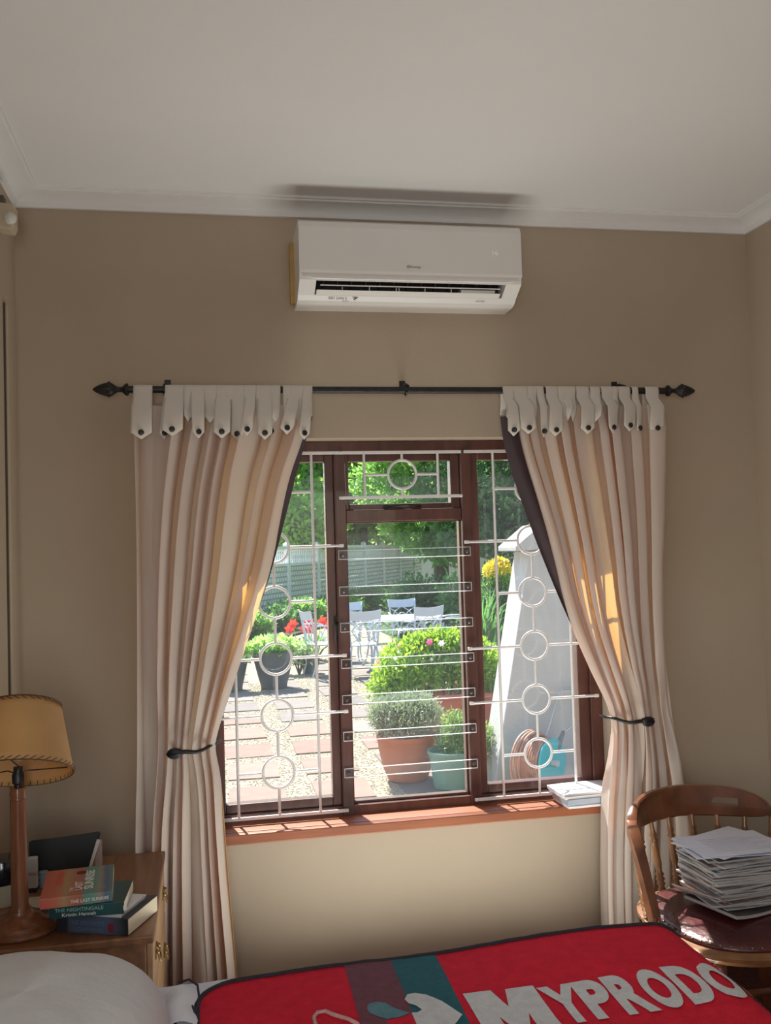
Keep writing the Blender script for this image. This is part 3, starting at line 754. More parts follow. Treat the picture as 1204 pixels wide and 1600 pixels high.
# small packet right of the binder
pk = aty(152, 1362, -.42)
MB().box(pk.x - .012, pk.x + .008, -.365, -.345, NZT, NZT + .092).build('small_box', mat('dusty_pink_card', (.45, .33, .29), rough=.8), bevel=.001)
bpy.data.objects['small_box'].location.z = NZT + .0005
tag(bpy.data.objects['small_box'], 'small dusty pink carton between the black file and the top book', 'box')
# bottles
def bottle(label, px, y, z_top_px, r, capc, bodyc, labelc, name='medicine_bottle'):
    P = aty(px, z_top_px, y); h = P.z - NZT - .001
    t = thing(name, label, 'bottle', (P.x, y, NZT + .001))
    MB().lathe([(0, 0), (r, 0), (r, h * .70), (r * .8, h * .76), (r * .8, h * .78)], 18, None).build('bottle_body', bodyc, t, world=False, smooth=True, auto=True)
    MB().lathe([(r * .84, h * .77), (r * .88, h * .78), (r * .88, h * .98), (r * .8, h), (0, h)], 18, None).build('cap', capc, t, world=False, smooth=True, auto=True)
    if labelc:
        MB().lathe([(r * 1.02, h * .12), (r * 1.02, h * .62)], 18).build('paper_label', labelc, t, world=False, smooth=True)
    return t
WPL = mat('white_pill_plastic', (.66, .64, .60), rough=.4); BGP = mat('blue_grey_plastic', (.22, .30, .36), rough=.4, var=.05)
bottle('pale grey-blue pill bottle beside the lamp, at the black file', 68, -.47, 1361, .0155, BGP, BGP, None)
t = thing('medicine_box', 'upright white medicine carton with black base standing behind the lamp column', 'box', (aty(51, 1380, -.50).x, -.50, NZT + .001))
MB().box(-.018, .014, -.014, .014, 0.012, .098).build('carton', cover_mat('carton_print', [(0, (.55, .53, .48)), (.45, (.5, .48, .43)), (.52, (.42, .22, .18)), (.6, (.5, .5, .48)), (1, (.62, .62, .6))], 2, 10), t, world=False, bevel=.001)
MB().box(-.019, .015, -.015, .015, 0.0, .0119).build('dark_base', BLACKPL, t, world=False)
# cream jar with a dark lid, left of the lamp
jr = thing('lidded_jar', 'cream jar with a big shiny black lid behind the lamp', 'jar', (-.592, -.585, NZT + .001))
MB().lathe([(0, 0), (.040, 0), (.043, .006), (.043, .062)], 24).build('jar_body', mat('cream_ceramic', (.40, .37, .28), rough=.3), jr, world=False, smooth=True, auto=True)
MB().lathe([(.0, .062), (.045, .062), (.0465, .068), (.0465, .125), (.043, .131), (0, .133)], 24).build('lid', mat('shiny_black', (.010, .010, .016), rough=.15, coat=.5), jr, world=False, smooth=True, auto=True)
# crumpled coral tissue behind the jar
b = MB()
b.sphere((0, 0, .010), (.022, .020, .028), 14, 10)
b.v = [tuple(Vector(v) * (1 + .35 * noise.noise(Vector(v) * 60))) for v in b.v]
P = aty(14, 1335, -.545)
o = b.build('coral_wrapper', mat('coral_plastic', (.55, .08, .05), rough=.35), smooth=True); o.location = (P.x + .012, -.50, NZT + .001)
tag(o, 'crumpled coral red wrapper behind the black jar lid', 'wrapper')
for i, s in enumerate([1.0]): o.scale = (1.2, 1.2, 3.0)
# loose paper slip under the top books
sl_ = atz(60, 1418, NZT + .001)
MB().box(sl_.x - .04, sl_.x + .05, sl_.y - .03, sl_.y + .09, NZT + .0005, NZT + .0017, None).build('paper_slip', mat('cream_paper', (.55, .47, .34), rough=.8))
tag(bpy.data.objects['paper_slip'], 'cream paper slip lying between the lamp and the books', 'paper')

# ------------------------------------------------------------------ bed
SHEET = mat('white_bed_linen', (.68, .68, .71), rough=.85, var=.03, scale=3, bump=.25, bscale=14)
bx0, bx1, by0, by1 = -.62, 1.215, -2.62, -1.062
def bedz(x, y):
    z = .595 + .014 * math.exp(-((x - .95) / .30) ** 2 - ((y + 1.15) / .25) ** 2) + .004 * math.sin(x * 7 + y * 5)
    z += .006 * noise.noise(Vector((x * 3.1, y * 3.1, 2)))
    return z
bed = thing('bed', 'double bed made up with white linen in front of the window', 'bed', (.28, -1.84, 0))
MB().box(bx0, bx1 - .03, by0, by1 - .02, .10, .34).build('bed_base', mat('brown_base_fabric', (.12, .08, .06), rough=.9), bed, bevel=.02)
for x in (bx0 + .08, bx1 - .12):
    for y in (by0 + .08, by1 - .1): MB().lathe([(.02, 0), (.028, .1)], 12, T(x, y, 0)).build('leg', BLACKPL, bed)
rows = []
for i in range(90):
    u = -1 + 2 * i / 89; row = []
    for j in range(90):
        v = -1 + 2 * j / 89
        def m_(t, a0, a1):
            e = .035
            L2 = (a1 - a0) / 2; s = t * (L2 + .18)
            c0 = (a0 + a1) / 2; fl = L2 - e
            if abs(s) <= fl: return c0 + s, 0
            r = abs(s) - fl; sg = 1 if s > 0 else -1
            if r < e * PI / 2: return c0 + sg * (fl + e * math.sin(r / e)), e * (1 - math.cos(r / e))
            return c0 + sg * (fl + e), e + r - e * PI / 2
        x, dx = m_(u, bx0, bx1); y, dy = m_(v, by0, by1)
        d = max(dx, dy)
        row.append((x, y, bedz(x, y) - d + (.003 * noise.noise(Vector((x * 14, y * 14, d * 9))))))
    rows.append(row)
MB().grid(rows).build('sheet', SHEET, bed, smooth=True)
MB().box(bx0 + .02, bx1 - .02, by0 + .02, by1 - .02, .342, .575).build('mattress', SHEET, bed, bevel=.03)

# pillow
pil = thing('pillow', 'plump white pillow with navy piping on the bed at lower left', 'pillow', (-.36, -1.55, .6))
def se(a, p): return math.copysign(abs(a) ** p, a)
rows = []
for i in range(41):
    th = -PI / 2 + PI * i / 40; row = []
    for k in range(65):
        ph = 2 * PI * k / 64
        cx = se(math.cos(ph), .62) * (math.cos(th) ** .72 if math.cos(th) > 0 else 0); cy = se(math.sin(ph), .62) * (math.cos(th) ** .72 if math.cos(th) > 0 else 0)
        z = math.sin(th)
        zz = (.185 if z > 0 else .030) * z
        x = cx * .285; y = cy * .40
        wv = .006 * noise.noise(Vector((x * 9, y * 5, 4))) + .004 * math.sin(x * 30 + y * 8 + 3 * noise.noise(Vector((x * 4, y * 4, 0))))
        row.append((x, y, zz + wv * max(0, z) + .035))
    rows.append(row)
PM = T(-.385, -1.545, .596, rz=-.06, ry=.10)
MB().grid(rows, PM).build('pillow_case', mat('pillow_linen', (.66, .655, .65), rough=.85, var=.03, scale=3, bump=.35, bscale=18), pil, smooth=True)
NAVY = mat('navy_piping', (.012, .015, .035), rough=.7)
q = [(-.093, -1.19, .640), (-.070, -1.205, .652), (-.050, -1.235, .650), (-.045, -1.275, .630), (-.060, -1.300, .615), (-.062, -1.275, .622), (-.052, -1.330, .615), (-.075, -1.36, .612), (-.10, -1.345, .622)]
q = [tuple(Vector(p) + Vector((.012, 0, .004))) for p in q]
MB().tube(smoothline([(p[0], p[1], p[2]) for p in q], 0) if False else q, .0028, 6).build('piping', NAVY, pil, smooth=True)
rows = []
for i in range(9):
    t = i / 8
    rows.append([(-.115 + .072 * s_ + .006 * math.sin(9 * t), -1.20 - .16 * t, .622 + .030 * math.sin(PI * s_ * .8) * (1 - .3 * t) - .012 * s_) for s_ in [k / 8 for k in range(9)]])
MB().grid(rows).build('pillow_flap', SHEET, pil, smooth=True)

# knitted blanket with woven lettering
RED = mat('red_knit', (.70, .020, .044), rough=.95, scale=30, bump=.6, bscale=260, c2=(.58, .015, .034), spec=.15)
GREYK = mat('grey_white_knit', (.62, .62, .61), rough=.95, var=.08, scale=40, bump=.6, bscale=260)
PURP = mat('plum_knit', (.155, .045, .060), rough=.95, var=.12, scale=40, bump=.6, bscale=260)
TEAL = mat('teal_knit', (.010, .105, .125), rough=.95, var=.12, scale=40, bump=.6, bscale=260)
LTEAL = mat('pale_teal_knit', (.10, .22, .26), rough=.95, var=.1, scale=40, bump=.6, bscale=260)
PINKK = mat('pale_pink_knit', (.60, .35, .33), rough=.95, var=.1, scale=40, bump=.6, bscale=260)
BORD = mat('charcoal_binding', (.020, .017, .024), rough=.9, var=.2, scale=80)
bl = thing('blanket', 'red knitted blanket with woven MYPRODOL lettering spread over the bed', 'blanket', (.6, -1.7, .6))
FO, FR_ = 1.150, .110
def onbl(s, t, h=0.0):
    base = bedz(min(s, FO), t) + .0065 + .0015 * noise.noise(Vector((s * 20, t * 20, 1)))
    if s <= FO: return Vector((s, t, base + h))
    r = s - FO; a = min(r / FR_, PI / 2 * .96)
    x = FO + FR_ * math.sin(a) + h * math.sin(a); z = base - FR_ * (1 - math.cos(a)) + h * math.cos(a)
    ex = r - a * FR_
    if ex > 0: x += ex * math.cos(PI / 2 * .96); z -= ex * math.sin(PI / 2 * .96)
    return Vector((x + .004 + .006 * math.sin(t * 16) * min(1, ex * 5), t, z))
S0, S1, T0, T1, RC = -.040, 1.66, -2.55, -1.085, .10
def edget(s):                                                  # rounded far-left corner
    k = max(0, min(1, (s + .04) / .75)); base = T1 - .034 * (1 - k * k * (3 - 2 * k))
    if s < S0 + RC: return base - RC + math.sqrt(max(0, RC * RC - (S0 + RC - s) ** 2))
    return base
ss = [S0 + RC * (1 - math.cos(PI / 2 * k / 8)) for k in range(8)] + list(np.linspace(S0 + RC, FO, 46)) + list(np.linspace(FO, FO + FR_ * PI / 2, 10))[1:] + list(np.linspace(FO + FR_ * PI / 2, S1, 14))[1:]
NT = 60
rows = [[onbl(s, T0 + (edget(s) - T0) * j / (NT - 1)) for j in range(NT)] for s in ss]
o = MB().grid(rows).build('knit_panel', RED, bl, smooth=True)
so = o.modifiers.new('thickness', 'SOLIDIFY'); so.thickness = .005; so.offset = -1
edge = [onbl(S0, t, .0) for t in np.linspace(T0, T1 - RC, 30)] + [onbl(s, edget(s), 0) for s in ss]
MB().tube(edge, .0062, 8).build('binding', BORD, bl, smooth=True)
def patch(name, poly, material, h, cell=.02):
    """flat polygon in blanket coordinates, cut into cells and laid over the blanket"""
    bm = bmesh.new()
    vs = [bm.verts.new((p[0], p[1], 0)) for p in poly[0]] if isinstance(poly, tuple) and False else None
    v, f = poly
    vv = [bm.verts.new((p[0], p[1], 0)) for p in v]
    for ff in f:
        try: bm.faces.new([vv[i] for i in ff])
        except ValueError: pass
    x0 = min(p[0] for p in v); x1 = max(p[0] for p in v); y0 = min(p[1] for p in v); y1 = max(p[1] for p in v)
    x = x0 + cell
    while x < x1:
        bmesh.ops.bisect_plane(bm, geom=bm.verts[:] + bm.edges[:] + bm.faces[:], plane_co=(x, 0, 0), plane_no=(1, 0, 0)); x += cell
    y = y0 + cell
    while y < y1:
        bmesh.ops.bisect_plane(bm, geom=bm.verts[:] + bm.edges[:] + bm.faces[:], plane_co=(0, y, 0), plane_no=(0, 1, 0)); y += cell
    for q_ in bm.verts: q_.co = onbl(q_.co.x, q_.co.y, h)
    bm.verts.index_update()
    mb = MB(); mb.add([tuple(q_.co) for q_ in bm.verts], [tuple(q_.index for q_ in ff.verts) for ff in bm.faces]); bm.free()
    return mb.build(name, material, bl)
def P4(*pts): return (list(pts), [tuple(range(len(pts)))])
H1, H2, H3 = .0016, .0028, .0038
TF = T1 - .012
patch('plum_stripe', P4((.322, TF - .012), (.442, TF - .004), (.432, -1.5), (.425, -2.5), (.30, -2.5), (.312, -1.5)), PURP, H1)
patch('teal_stripe', P4((.442, TF - .004), (.560, TF), (.548, -1.5), (.54, -2.5), (.425, -2.5), (.432, -1.5)), TEAL, H1)
def px2(*pp): return P4(*[tuple(atz(x, y, .608)[:2]) for x, y in pp])
patch('white_arrow_shape', px2((632, 1562), (636, 1554), (648, 1551), (665, 1553), (690, 1563), (712, 1577), (722, 1583), (716, 1592), (706, 1604), (694, 1625), (660, 1625), (652, 1605), (643, 1583), (652, 1582), (659, 1577), (650, 1571), (638, 1568)), GREYK, H3, .012)
patch('pale_teal_shape', px2((573, 1575), (576, 1568), (588, 1565), (602, 1567), (618, 1576), (640, 1583), (628, 1588), (605, 1592), (590, 1588), (577, 1582)), LTEAL, H2, .012)
patch('red_shape', px2((604, 1594), (628, 1589), (643, 1584), (652, 1606), (655, 1625), (612, 1625)), RED, H2, .012)
lp = [(560, 1600), (545, 1593), (520, 1585), (508, 1580), (496, 1582), (490, 1589), (492, 1598), (500, 1612), (520, 1625)]
lw = [onbl(*atz(x, y, .608)[:2], .003) for x, y in lp]
MB().tube(lw, .0045, 6).build('looped_line', PINKK, bl, smooth=True)
yb_, yt_ = -1.512, -1.338
for ch, x0, x1, y0, y1 in (('M', .570, .742, -1.560, -1.325), ('Y', .745, .832, yb_, yt_), ('P', .826, .896, yb_, yt_), ('R', .900, .978, yb_, yt_), ('O', .978, 1.052, yb_, yt_), ('D', 1.058, 1.130, yb_, yt_), ('O', 1.134, 1.206, yb_, yt_), ('L', 1.222, 1.280, yb_, yt_)):
    v, f = text_geo(ch, .050)
    if ch == 'M':
        v = [(0, 0), (0, 1), (.39, 1), (.50, .66), (.60, 1), (1, 1), (1, 0), (.70, 0), (.70, .50), (.57, .16), (.43, .16), (.30, .50), (.30, 0)]; f = [(0, 1, 2, 11, 12), (2, 3, 9, 10, 11), (3, 4, 8, 9), (4, 5, 6, 7, 8)]
    vx0 = min(p[0] for p in v); vx1 = max(p[0] for p in v); vy0 = min(p[1] for p in v); vy1 = max(p[1] for p in v)
    v = [(x0 + (p[0] - vx0) / (vx1 - vx0) * (x1 - x0), y0 + (p[1] - vy0) / (vy1 - vy0) * (y1 - y0)) for p in v]
    patch('letter', (v, f), GREYK, H2, .022)

# ------------------------------------------------------------------ wooden armchair
CW = wood('chair_wood', (.19, .065, .028), (.085, .03, .014), rough=.28, scale=5, stretch=(3, 3, 3), coat=.6)
CWL = wood('chair_wood_light', (.30, .14, .05), (.17, .07, .028), rough=.3, scale=5, stretch=(3, 3, 3), coat=.5)
LEATH = mat('oxblood_leather', (.070, .012, .013), rough=.33, var=.3, scale=9, bump=.25, bscale=60, coat=.3)
CX, CYc, SZ = 1.648, -.715, .435
ch = thing('armchair', 'dark wooden bow-back armchair with red leather seat at the right', 'chair', (CX, CYc, 0))
def seatr(a, r):
    return r * (1 + .05 * math.cos(4 * a))
b = MB(); n = 56
prof = [(0.0, SZ - .035), (.24, SZ - .035), (.300, SZ - .020), (.312, SZ - .006), (.312, SZ + .004), (.300, SZ + .010), (0, SZ + .010)]
b.lathe(prof, n, T(CX, CYc, 0), ripple=lambda a: .04 * math.cos(4 * a + PI)); b.build('seat', CWL, ch, smooth=True, auto=True)
prof = [(.276, SZ + .009), (.277, SZ + .018), (.262, SZ + .027), (.20, SZ + .036), (.1, SZ + .040), (0.0, SZ + .041)]
b = MB(); b.lathe(prof, n, T(CX, CYc, 0), ripple=lambda a: .04 * math.cos(4 * a + PI)); pad = b.build('leather_pad', LEATH, ch, smooth=True)
b = MB()
for k in range(60):
    a = 2 * PI * k / 60; r = .2725 * (1 + .04 * math.cos(4 * a + PI))
    b.sphere((CX + r * math.cos(a), CYc + r * math.sin(a), SZ + .022), (.0042, .0042, .003), 6, 4)
b.build('nail_trim', BRASS, pad, smooth=True)['kind'] = 'stuff'
# bow: arm ends at the front sweep up and round the back
def bowpt(t):            # t in -1..1 , 0 = middle of the back
    a = PI / 2 + .06 + t * PI * .505
    k = max(0, (abs(t) - .70) / .30)
    r = .312 + .02 * (1 - abs(t)) - .012 * k
    x = CX + r * math.cos(a); y = CYc + .01 + r * math.sin(a)
    z = .712 - .012 * abs(t)
    z -= .225 * k ** 2.0
    return Vector((x, y, z))
pts = [bowpt(-1 + 2 * k / 96) for k in range(97)]
v = []; f = []
N = len(pts)
for i, p in enumerate(pts):
    t = -1 + 2 * i / 96
    tg = (pts[min(i + 1, N - 1)] - pts[max(i - 1, 0)]).normalized()
    side = tg.cross(Vector((0, 0, 1))); side = side.normalized() if side.length > .05 else Vector((1, 0, 0))
    upv = side.cross(tg).normalized()
    kk = max(0, 1 - (abs(t) / .60) ** 4)                       # tall crest over the back
    hw = .017 + .006 * min(1, max(0, (abs(t) - .45) * 5)) - .004 * min(1, max(0, (abs(t) - .8) * 5))
    hd = .015 + .020 * kk ** .7; hu = .015 + .045 * kk ** .7
    for sx, sz in ((-1, -1), (-.6, -1.15), (.6, -1.15), (1, -1), (1, 1), (.6, 1.1), (-.6, 1.1), (-1, 1)):
        v.append(p + side * (hw * .75 * sx) + upv * ((hu if sz > 0 else hd) * (sz)))
for i in range(N - 1):
    for k in range(8): f.append((i * 8 + k, i * 8 + (k + 1) % 8, (i + 1) * 8 + (k + 1) % 8, (i + 1) * 8 + k))
f += [tuple(range(8)), tuple(range((N - 1) * 8, N * 8))]
bow = MB().add(v, f).build('bow_rail', CW, ch, smooth=True, auto=True)
# hand slot cut through the crest
hp = aty(1127, 1248, CYc + .33)
cut = MB().prism([(-.044, -.012), (-.052, 0), (-.044, .014), (.044, .014), (.052, 0), (.044, -.012)], -.06, .06, 'y', T(hp.x, CYc + .33, hp.z)).build('slot_cutter', CW)
bo_ = bow.modifiers.new('slot', 'BOOLEAN'); bo_.object = cut; bo_.operation = 'DIFFERENCE'
bpy.context.view_layer.update()
nm = bpy.data.meshes.new_from_object(bow.evaluated_get(bpy.context.evaluated_depsgraph_get()))
bow.modifiers.clear(); bow.data = nm; bpy.data.objects.remove(cut)
# lower end posts of the bow down to the seat
for s in (-1, 1):
    p = bowpt(s * 1.0); a = PI / 2 + .06 + s * PI * .485
    foot = Vector((CX + .306 * math.cos(a), CYc + .306 * math.sin(a), SZ + .006))
    MB().tube([p + Vector((0, 0, .012)), p.lerp(foot, .5), foot], [.015, .015, .014], 12).build('arm_post', CW, ch, smooth=True, auto=True)
def spindle(p0, p1):
    d = p1 - p0; prof = [(0, .011), (.04, .013), (.08, .009), (.11, .015), (.14, .010), (.17, .016), (.20, .010), (.23, .015), (.27, .009), (.36, .013), (.5, .0115), (.62, .010), (.66, .014), (.69, .009), (.72, .013), (.78, .009), (.9, .008), (1, .0075)]
    MB().tube([p0 + d * t for t, r in prof], [r for t, r in prof], 12).build('spindle', CWL, ch, smooth=True)
for t in (-.80, -.62, -.44, -.26, -.09, .09, .26, .44, .62, .80):
    a = PI / 2 + .06 + t * PI * .505
    top = bowpt(t) - Vector((0, 0, .008))
    spindle(Vector((CX + .290 * math.cos(a), CYc + .290 * math.sin(a), SZ + .008)), top)
for sx in (-1, 1):
    for sy in (-1, 1):
        a = Vector((CX + sx * .17, CYc + sy * .17, SZ - .03)); c = Vector((CX + sx * .235, CYc + sy * .235, 0))
        d = c - a; prof = [(0, .018), (.12, .021), (.18, .014), (.24, .023), (.3, .014), (.45, .021), (.65, .019), (.8, .014), (.86, .018), (1, .013)]
        MB().tube([a + d * t for t, r in prof], [r for t, r in prof], 12).build('leg', CW, ch, smooth=True)
for sx in (-1, 1): MB().tube([(CX + sx * .205, CYc - .2, .20), (CX + sx * .205, CYc + .2, .20)], .011, 10).build('stretcher', CW, ch, smooth=True)
MB().tube([(CX - .205, CYc, .20), (CX + .205, CYc, .20)], .011, 10).build('stretcher', CW, ch, smooth=True)

# papers piled on the chair
rnd = random.Random(21)
cols = [(.50, .50, .52), (.38, .37, .36), (.14, .12, .11), (.42, .38, .33), (.10, .22, .30), (.20, .16, .14), (.30, .29, .30), (.08, .07, .07)]
PMATS = [mat('printed_paper_%s' % nm, c, rough=.5, var=.25, scale=22, contrast=(.35, .55), coat=.1) for nm, c in zip(['white', 'grey', 'brown', 'beige', 'blue', 'umber', 'silver', 'black'], cols)]
EDG = mat('trimmed_paper_edges', (.38, .35, .33), rough=.9, var=.3, scale=3, stretch=(1, 1, 300))
def magazine(name, label, cx, cy, z, rz, L_, W, Tk, m_, cat='magazine', group=None, curl=0.0, tilt=0.0, em=None):
    k = thing(name, label, cat, (cx, cy, z), rz, group)
    k.rotation_euler = (tilt, 0, rz)
    def slab(z0, z1, g):
        nx, ny = 9, 7; rows = []
        b = MB()
        for zz in (z0, z1):
            b.grid([[(-L_ / 2 + g + (L_ - 2 * g) * i / (nx - 1), -W / 2 + g + (W - 2 * g) * j / (ny - 1), zz + curl * ((i / (nx - 1) - .5) * 2) ** 2 * (1 if i < nx / 2 else .3)) for j in range(ny)] for i in range(nx)])
        n0 = nx * ny
        for i in range(nx - 1):
            b.f.append((i * ny, (i + 1) * ny, n0 + (i + 1) * ny, n0 + i * ny)); b.f.append((i * ny + ny - 1, n0 + i * ny + ny - 1, n0 + (i + 1) * ny + ny - 1, (i + 1) * ny + ny - 1))
        for j in range(ny - 1):
            b.f.append((j, n0 + j, n0 + j + 1, j + 1)); b.f.append(((nx - 1) * ny + j, (nx - 1) * ny + j + 1, n0 + (nx - 1) * ny + j + 1, n0 + (nx - 1) * ny + j))
        return b
    slab(0, Tk * .86, .0012).build('pages', em or EDG, k, world=False)
    slab(Tk * .87, Tk, 0).build('cover', m_, k, world=False)
    return k
PC = Vector((1.645, -.700)); ZP = SZ + .044
z = ZP
magazine('magazine', 'curled glossy magazine at the very bottom of the paper pile on the chair', 1.665, -.700, z, .30, .285, .215, .012, PMATS[7], group='papers piled on the armchair', curl=.012)
z += .0155
magazine('leaflet', 'white leaflet with a coral red corner sticking out left from the chair pile', 1.592, -.675, z, .55, .250, .175, .004, cover_mat('coral_leaflet', [(0, (.60, .13, .09)), (.24, (.62, .20, .15)), (.32, (.58, .55, .52)), (1, (.55, .52, .50))], 0, 4, .55), cat='leaflet', group='papers piled on the armchair', curl=.050, tilt=.05)
z += .006
N_ = 25
ORD = ['first', 'second', 'third', 'fourth', 'fifth', 'sixth', 'seventh', 'eighth', 'ninth', 'tenth', 'eleventh', 'twelfth', 'thirteenth', 'fourteenth', 'fifteenth', 'sixteenth', 'seventeenth', 'eighteenth', 'nineteenth', 'twentieth', 'twenty-first', 'twenty-second', 'twenty-third', 'twenty-fourth', 'twenty-fifth', 'twenty-sixth', 'twenty-seventh']
for i in range(N_):
    tk = rnd.uniform(.0035, .0075)
    lean = (i / N_)
    magazine('magazine', '%s paper from the bottom of the tall pile on the armchair' % ORD[i + 2], PC.x + rnd.uniform(-.012, .012) + .022 - .030 * lean, PC.y + rnd.uniform(-.010, .010) + .012 - .02 * lean, z, .12 + rnd.uniform(-.16, .16), rnd.uniform(.26, .295), rnd.uniform(.195, .22), tk, PMATS[rnd.choice([0, 1, 2, 3, 4, 5, 6, 6, 0])], group='papers piled on the armchair', curl=.004 * (1 - lean))
    z += tk + .0006
magazine('magazine', 'dark-covered magazine just under the white papers on top of the chair pile', PC.x + .015, PC.y - .01, z, .06, .29, .21, .006, PMATS[7], group='papers piled on the armchair')
z += .0066
for i in range(4):
    magazine('letter_sheet', ['lowest of the four white printed sheets on top of the chair pile', 'second lowest of the four white sheets on top of the chair pile', 'white sheet just under the topmost letter on the chair pile', 'topmost white printed letter on the pile of papers on the chair'][i],
             PC.x - .012 + [-.01, .012, .0, -.004][i], PC.y + [.0, .008, .02, -.004][i], z, [-.10, .02, .38, .0][i], .290, .208, .0022, mat('letter_white', (.68, .70, .78), rough=.7, var=.03), cat='paper', group='papers piled on the armchair', em=mat('letter_white', (.7, .7, .7)))
    z += .0028
v, f = [], []
b = MB()
for r in range(9):
    b.box(PC.x - .10, PC.x + .11 - (.05 if r % 3 == 2 else 0), PC.y - .075 + r * .015, PC.y - .0735 + r * .015, z, z + .0003)
tl = [o for o in bpy.data.objects if o.get('label') == 'topmost white printed letter on the pile of papers on the chair'][0]
b.build('printed_lines', mat('faint_print', (.42, .44, .52), rough=.8), tl)

# magazines on the sill
zs = .639; S = []
SG = 'papers stacked on the window sill'
wm = mat('bright_paper', (.80, .80, .82), rough=.6, var=.03)
cy = mat('cyan_print', (.03, .36, .55), rough=.4, var=.05)
magazine('booklet', 'pale thin booklet at the bottom of the sill stack', 1.445, .002, zs, .04, .225, .150, .009, wm, 'booklet', SG, em=wm); zs += .0098
k = magazine('booklet', 'thick booklet with a cyan spine panel in the sill stack', 1.442, .004, zs, .05, .225, .152, .024, mat('pale_blue_paper', (.42, .47, .55), rough=.6), 'booklet', SG, em=mat('pale_blue_paper', (.42, .47, .55)))
MB().box(.020, .112, -.0765, -.0755, .002, .022).build('cyan_panel', cy, k, world=False); zs += .025
magazine('booklet', 'white booklet with worn edges just under the top one on the sill', 1.432, .008, zs, .06, .228, .155, .010, wm, 'booklet', SG, em=wm); zs += .0108
magazine('booklet', 'sunlit white booklet on top of the sill stack by the right curtain', 1.428, .012, zs, .02, .230, .158, .011, wm, 'booklet', SG, em=wm, curl=-.003)
# ------------------------------------------------------------------ garden: ground and paving
ZG = -0.10
GRAV = mat('gravel_bed', (.33, .28, .20), rough=.95, c2=(.27, .225, .155), scale=45, bump=.8, bscale=70, detail=6)
grd = MB().box(-25, 45, WT, 70, ZG - .2, ZG - .004).build('ground', GRAV); grd['kind'] = 'structure'
SLAB = mat('pink_paving', (.255, .160, .124), rough=.9, c2=(.20, .128, .102), scale=7, bump=.3, bscale=60, objvar=.16)
SLABG = mat('grey_paving', (.21, .18, .160), rough=.9, c2=(.165, .145, .130), scale=7, bump=.3, bscale=60, objvar=.16)
me0 = []
for mm in (SLAB, SLABG):
    s = MB().box(-.205, .205, -.28, .28, -.03, .006).build('paving_slab', mm, grd, world=False, bevel=0)
    me0.append(s.data); bpy.data.objects.remove(s)
gl0 = grd.location
for i in range(-2, 13):
    for j in range(0, 15):
        x = .335 + .62 * i; y = 1.05 + .785 * j
        if y > 12.6 or x < -.6 + (y - 2) * .0: continue
        if x > 1.0 + y * .55 + .8: continue
        r = random.random()
        o = bpy.data.objects.new('paving_slab', me0[1] if (r < .25 or y > 6.6) else me0[0]); COL.objects.link(o); o.parent = grd
        o.location = Vector((x + random.uniform(-.012, .012), y + random.uniform(-.015, .015), ZG + random.uniform(-.003, .003))) - gl0
        o.rotation_euler = (0, 0, random.uniform(-.03, .03)); o.scale = (random.uniform(.96, 1.04), random.uniform(.95, 1.03), 1)
# loose pebbles
def numesh(name, V, F, material, parent, n=4):
    me = bpy.data.meshes.new(name); me.vertices.add(len(V)); me.vertices.foreach_set('co', V.astype(np.float32).ravel())
    me.loops.add(F.size); me.loops.foreach_set('vertex_index', F.astype(np.int32).ravel())
    me.polygons.add(len(F)); me.polygons.foreach_set('loop_start', np.arange(0, F.size, n, dtype=np.int32))
    me.polygons.foreach_set('loop_total', np.full(len(F), n, dtype=np.int32))
    me.update(calc_edges=True); me.validate(); me.materials.append(material)
    o = bpy.data.objects.new(name, me); COL.objects.link(o)
    if parent is not None:
        inv = wmat(parent).inverted(); o.parent = parent; me.transform(inv)
    return o
N = 60000
px_ = RNG.uniform(-.3, 4.6, N); py_ = .8 + 8.5 * RNG.random(N) ** 1.25
kx = np.abs(((px_ - .335 + .31) % .62) - .31); ky = np.abs(((py_ - 1.05 + .3925) % .785) - .3925)
keep = ((kx > .195) | (ky > .27)) | (RNG.random(N) < .03)
px_, py_ = px_[keep], py_[keep]; N = len(px_)
rad = RNG.uniform(.005, .011, N)
octv = np.array([(1, 0, 0), (0, 1, 0), (-1, 0, 0), (0, -1, 0), (0, 0, .65), (0, 0, -.65)])
octf = np.array([(0, 1, 4), (1, 2, 4), (2, 3, 4), (3, 0, 4), (1, 0, 5), (2, 1, 5), (3, 2, 5), (0, 3, 5)])
ang = RNG.uniform(0, 6.28, N); ca, sa = np.cos(ang), np.sin(ang)
V = octv[None] * rad[:, None, None] * np.stack([np.ones(N), RNG.uniform(.6, 1, N), np.ones(N)], 1)[:, None, :]
V = np.stack([V[..., 0] * ca[:, None] - V[..., 1] * sa[:, None], V[..., 0] * sa[:, None] + V[..., 1] * ca[:, None], V[..., 2]], -1)
V += np.stack([px_, py_, np.full(N, ZG - .003)], -1)[:, None, :]
F = (octf[None] + (np.arange(N) * 6)[:, None, None]).reshape(-1, 3)
pb = numesh('pebbles', V.reshape(-1, 3), F, mat('pebble_mix', (.36, .305, .22), rough=.9, island=.4, var=.1), grd, 3); pb['kind'] = 'stuff'

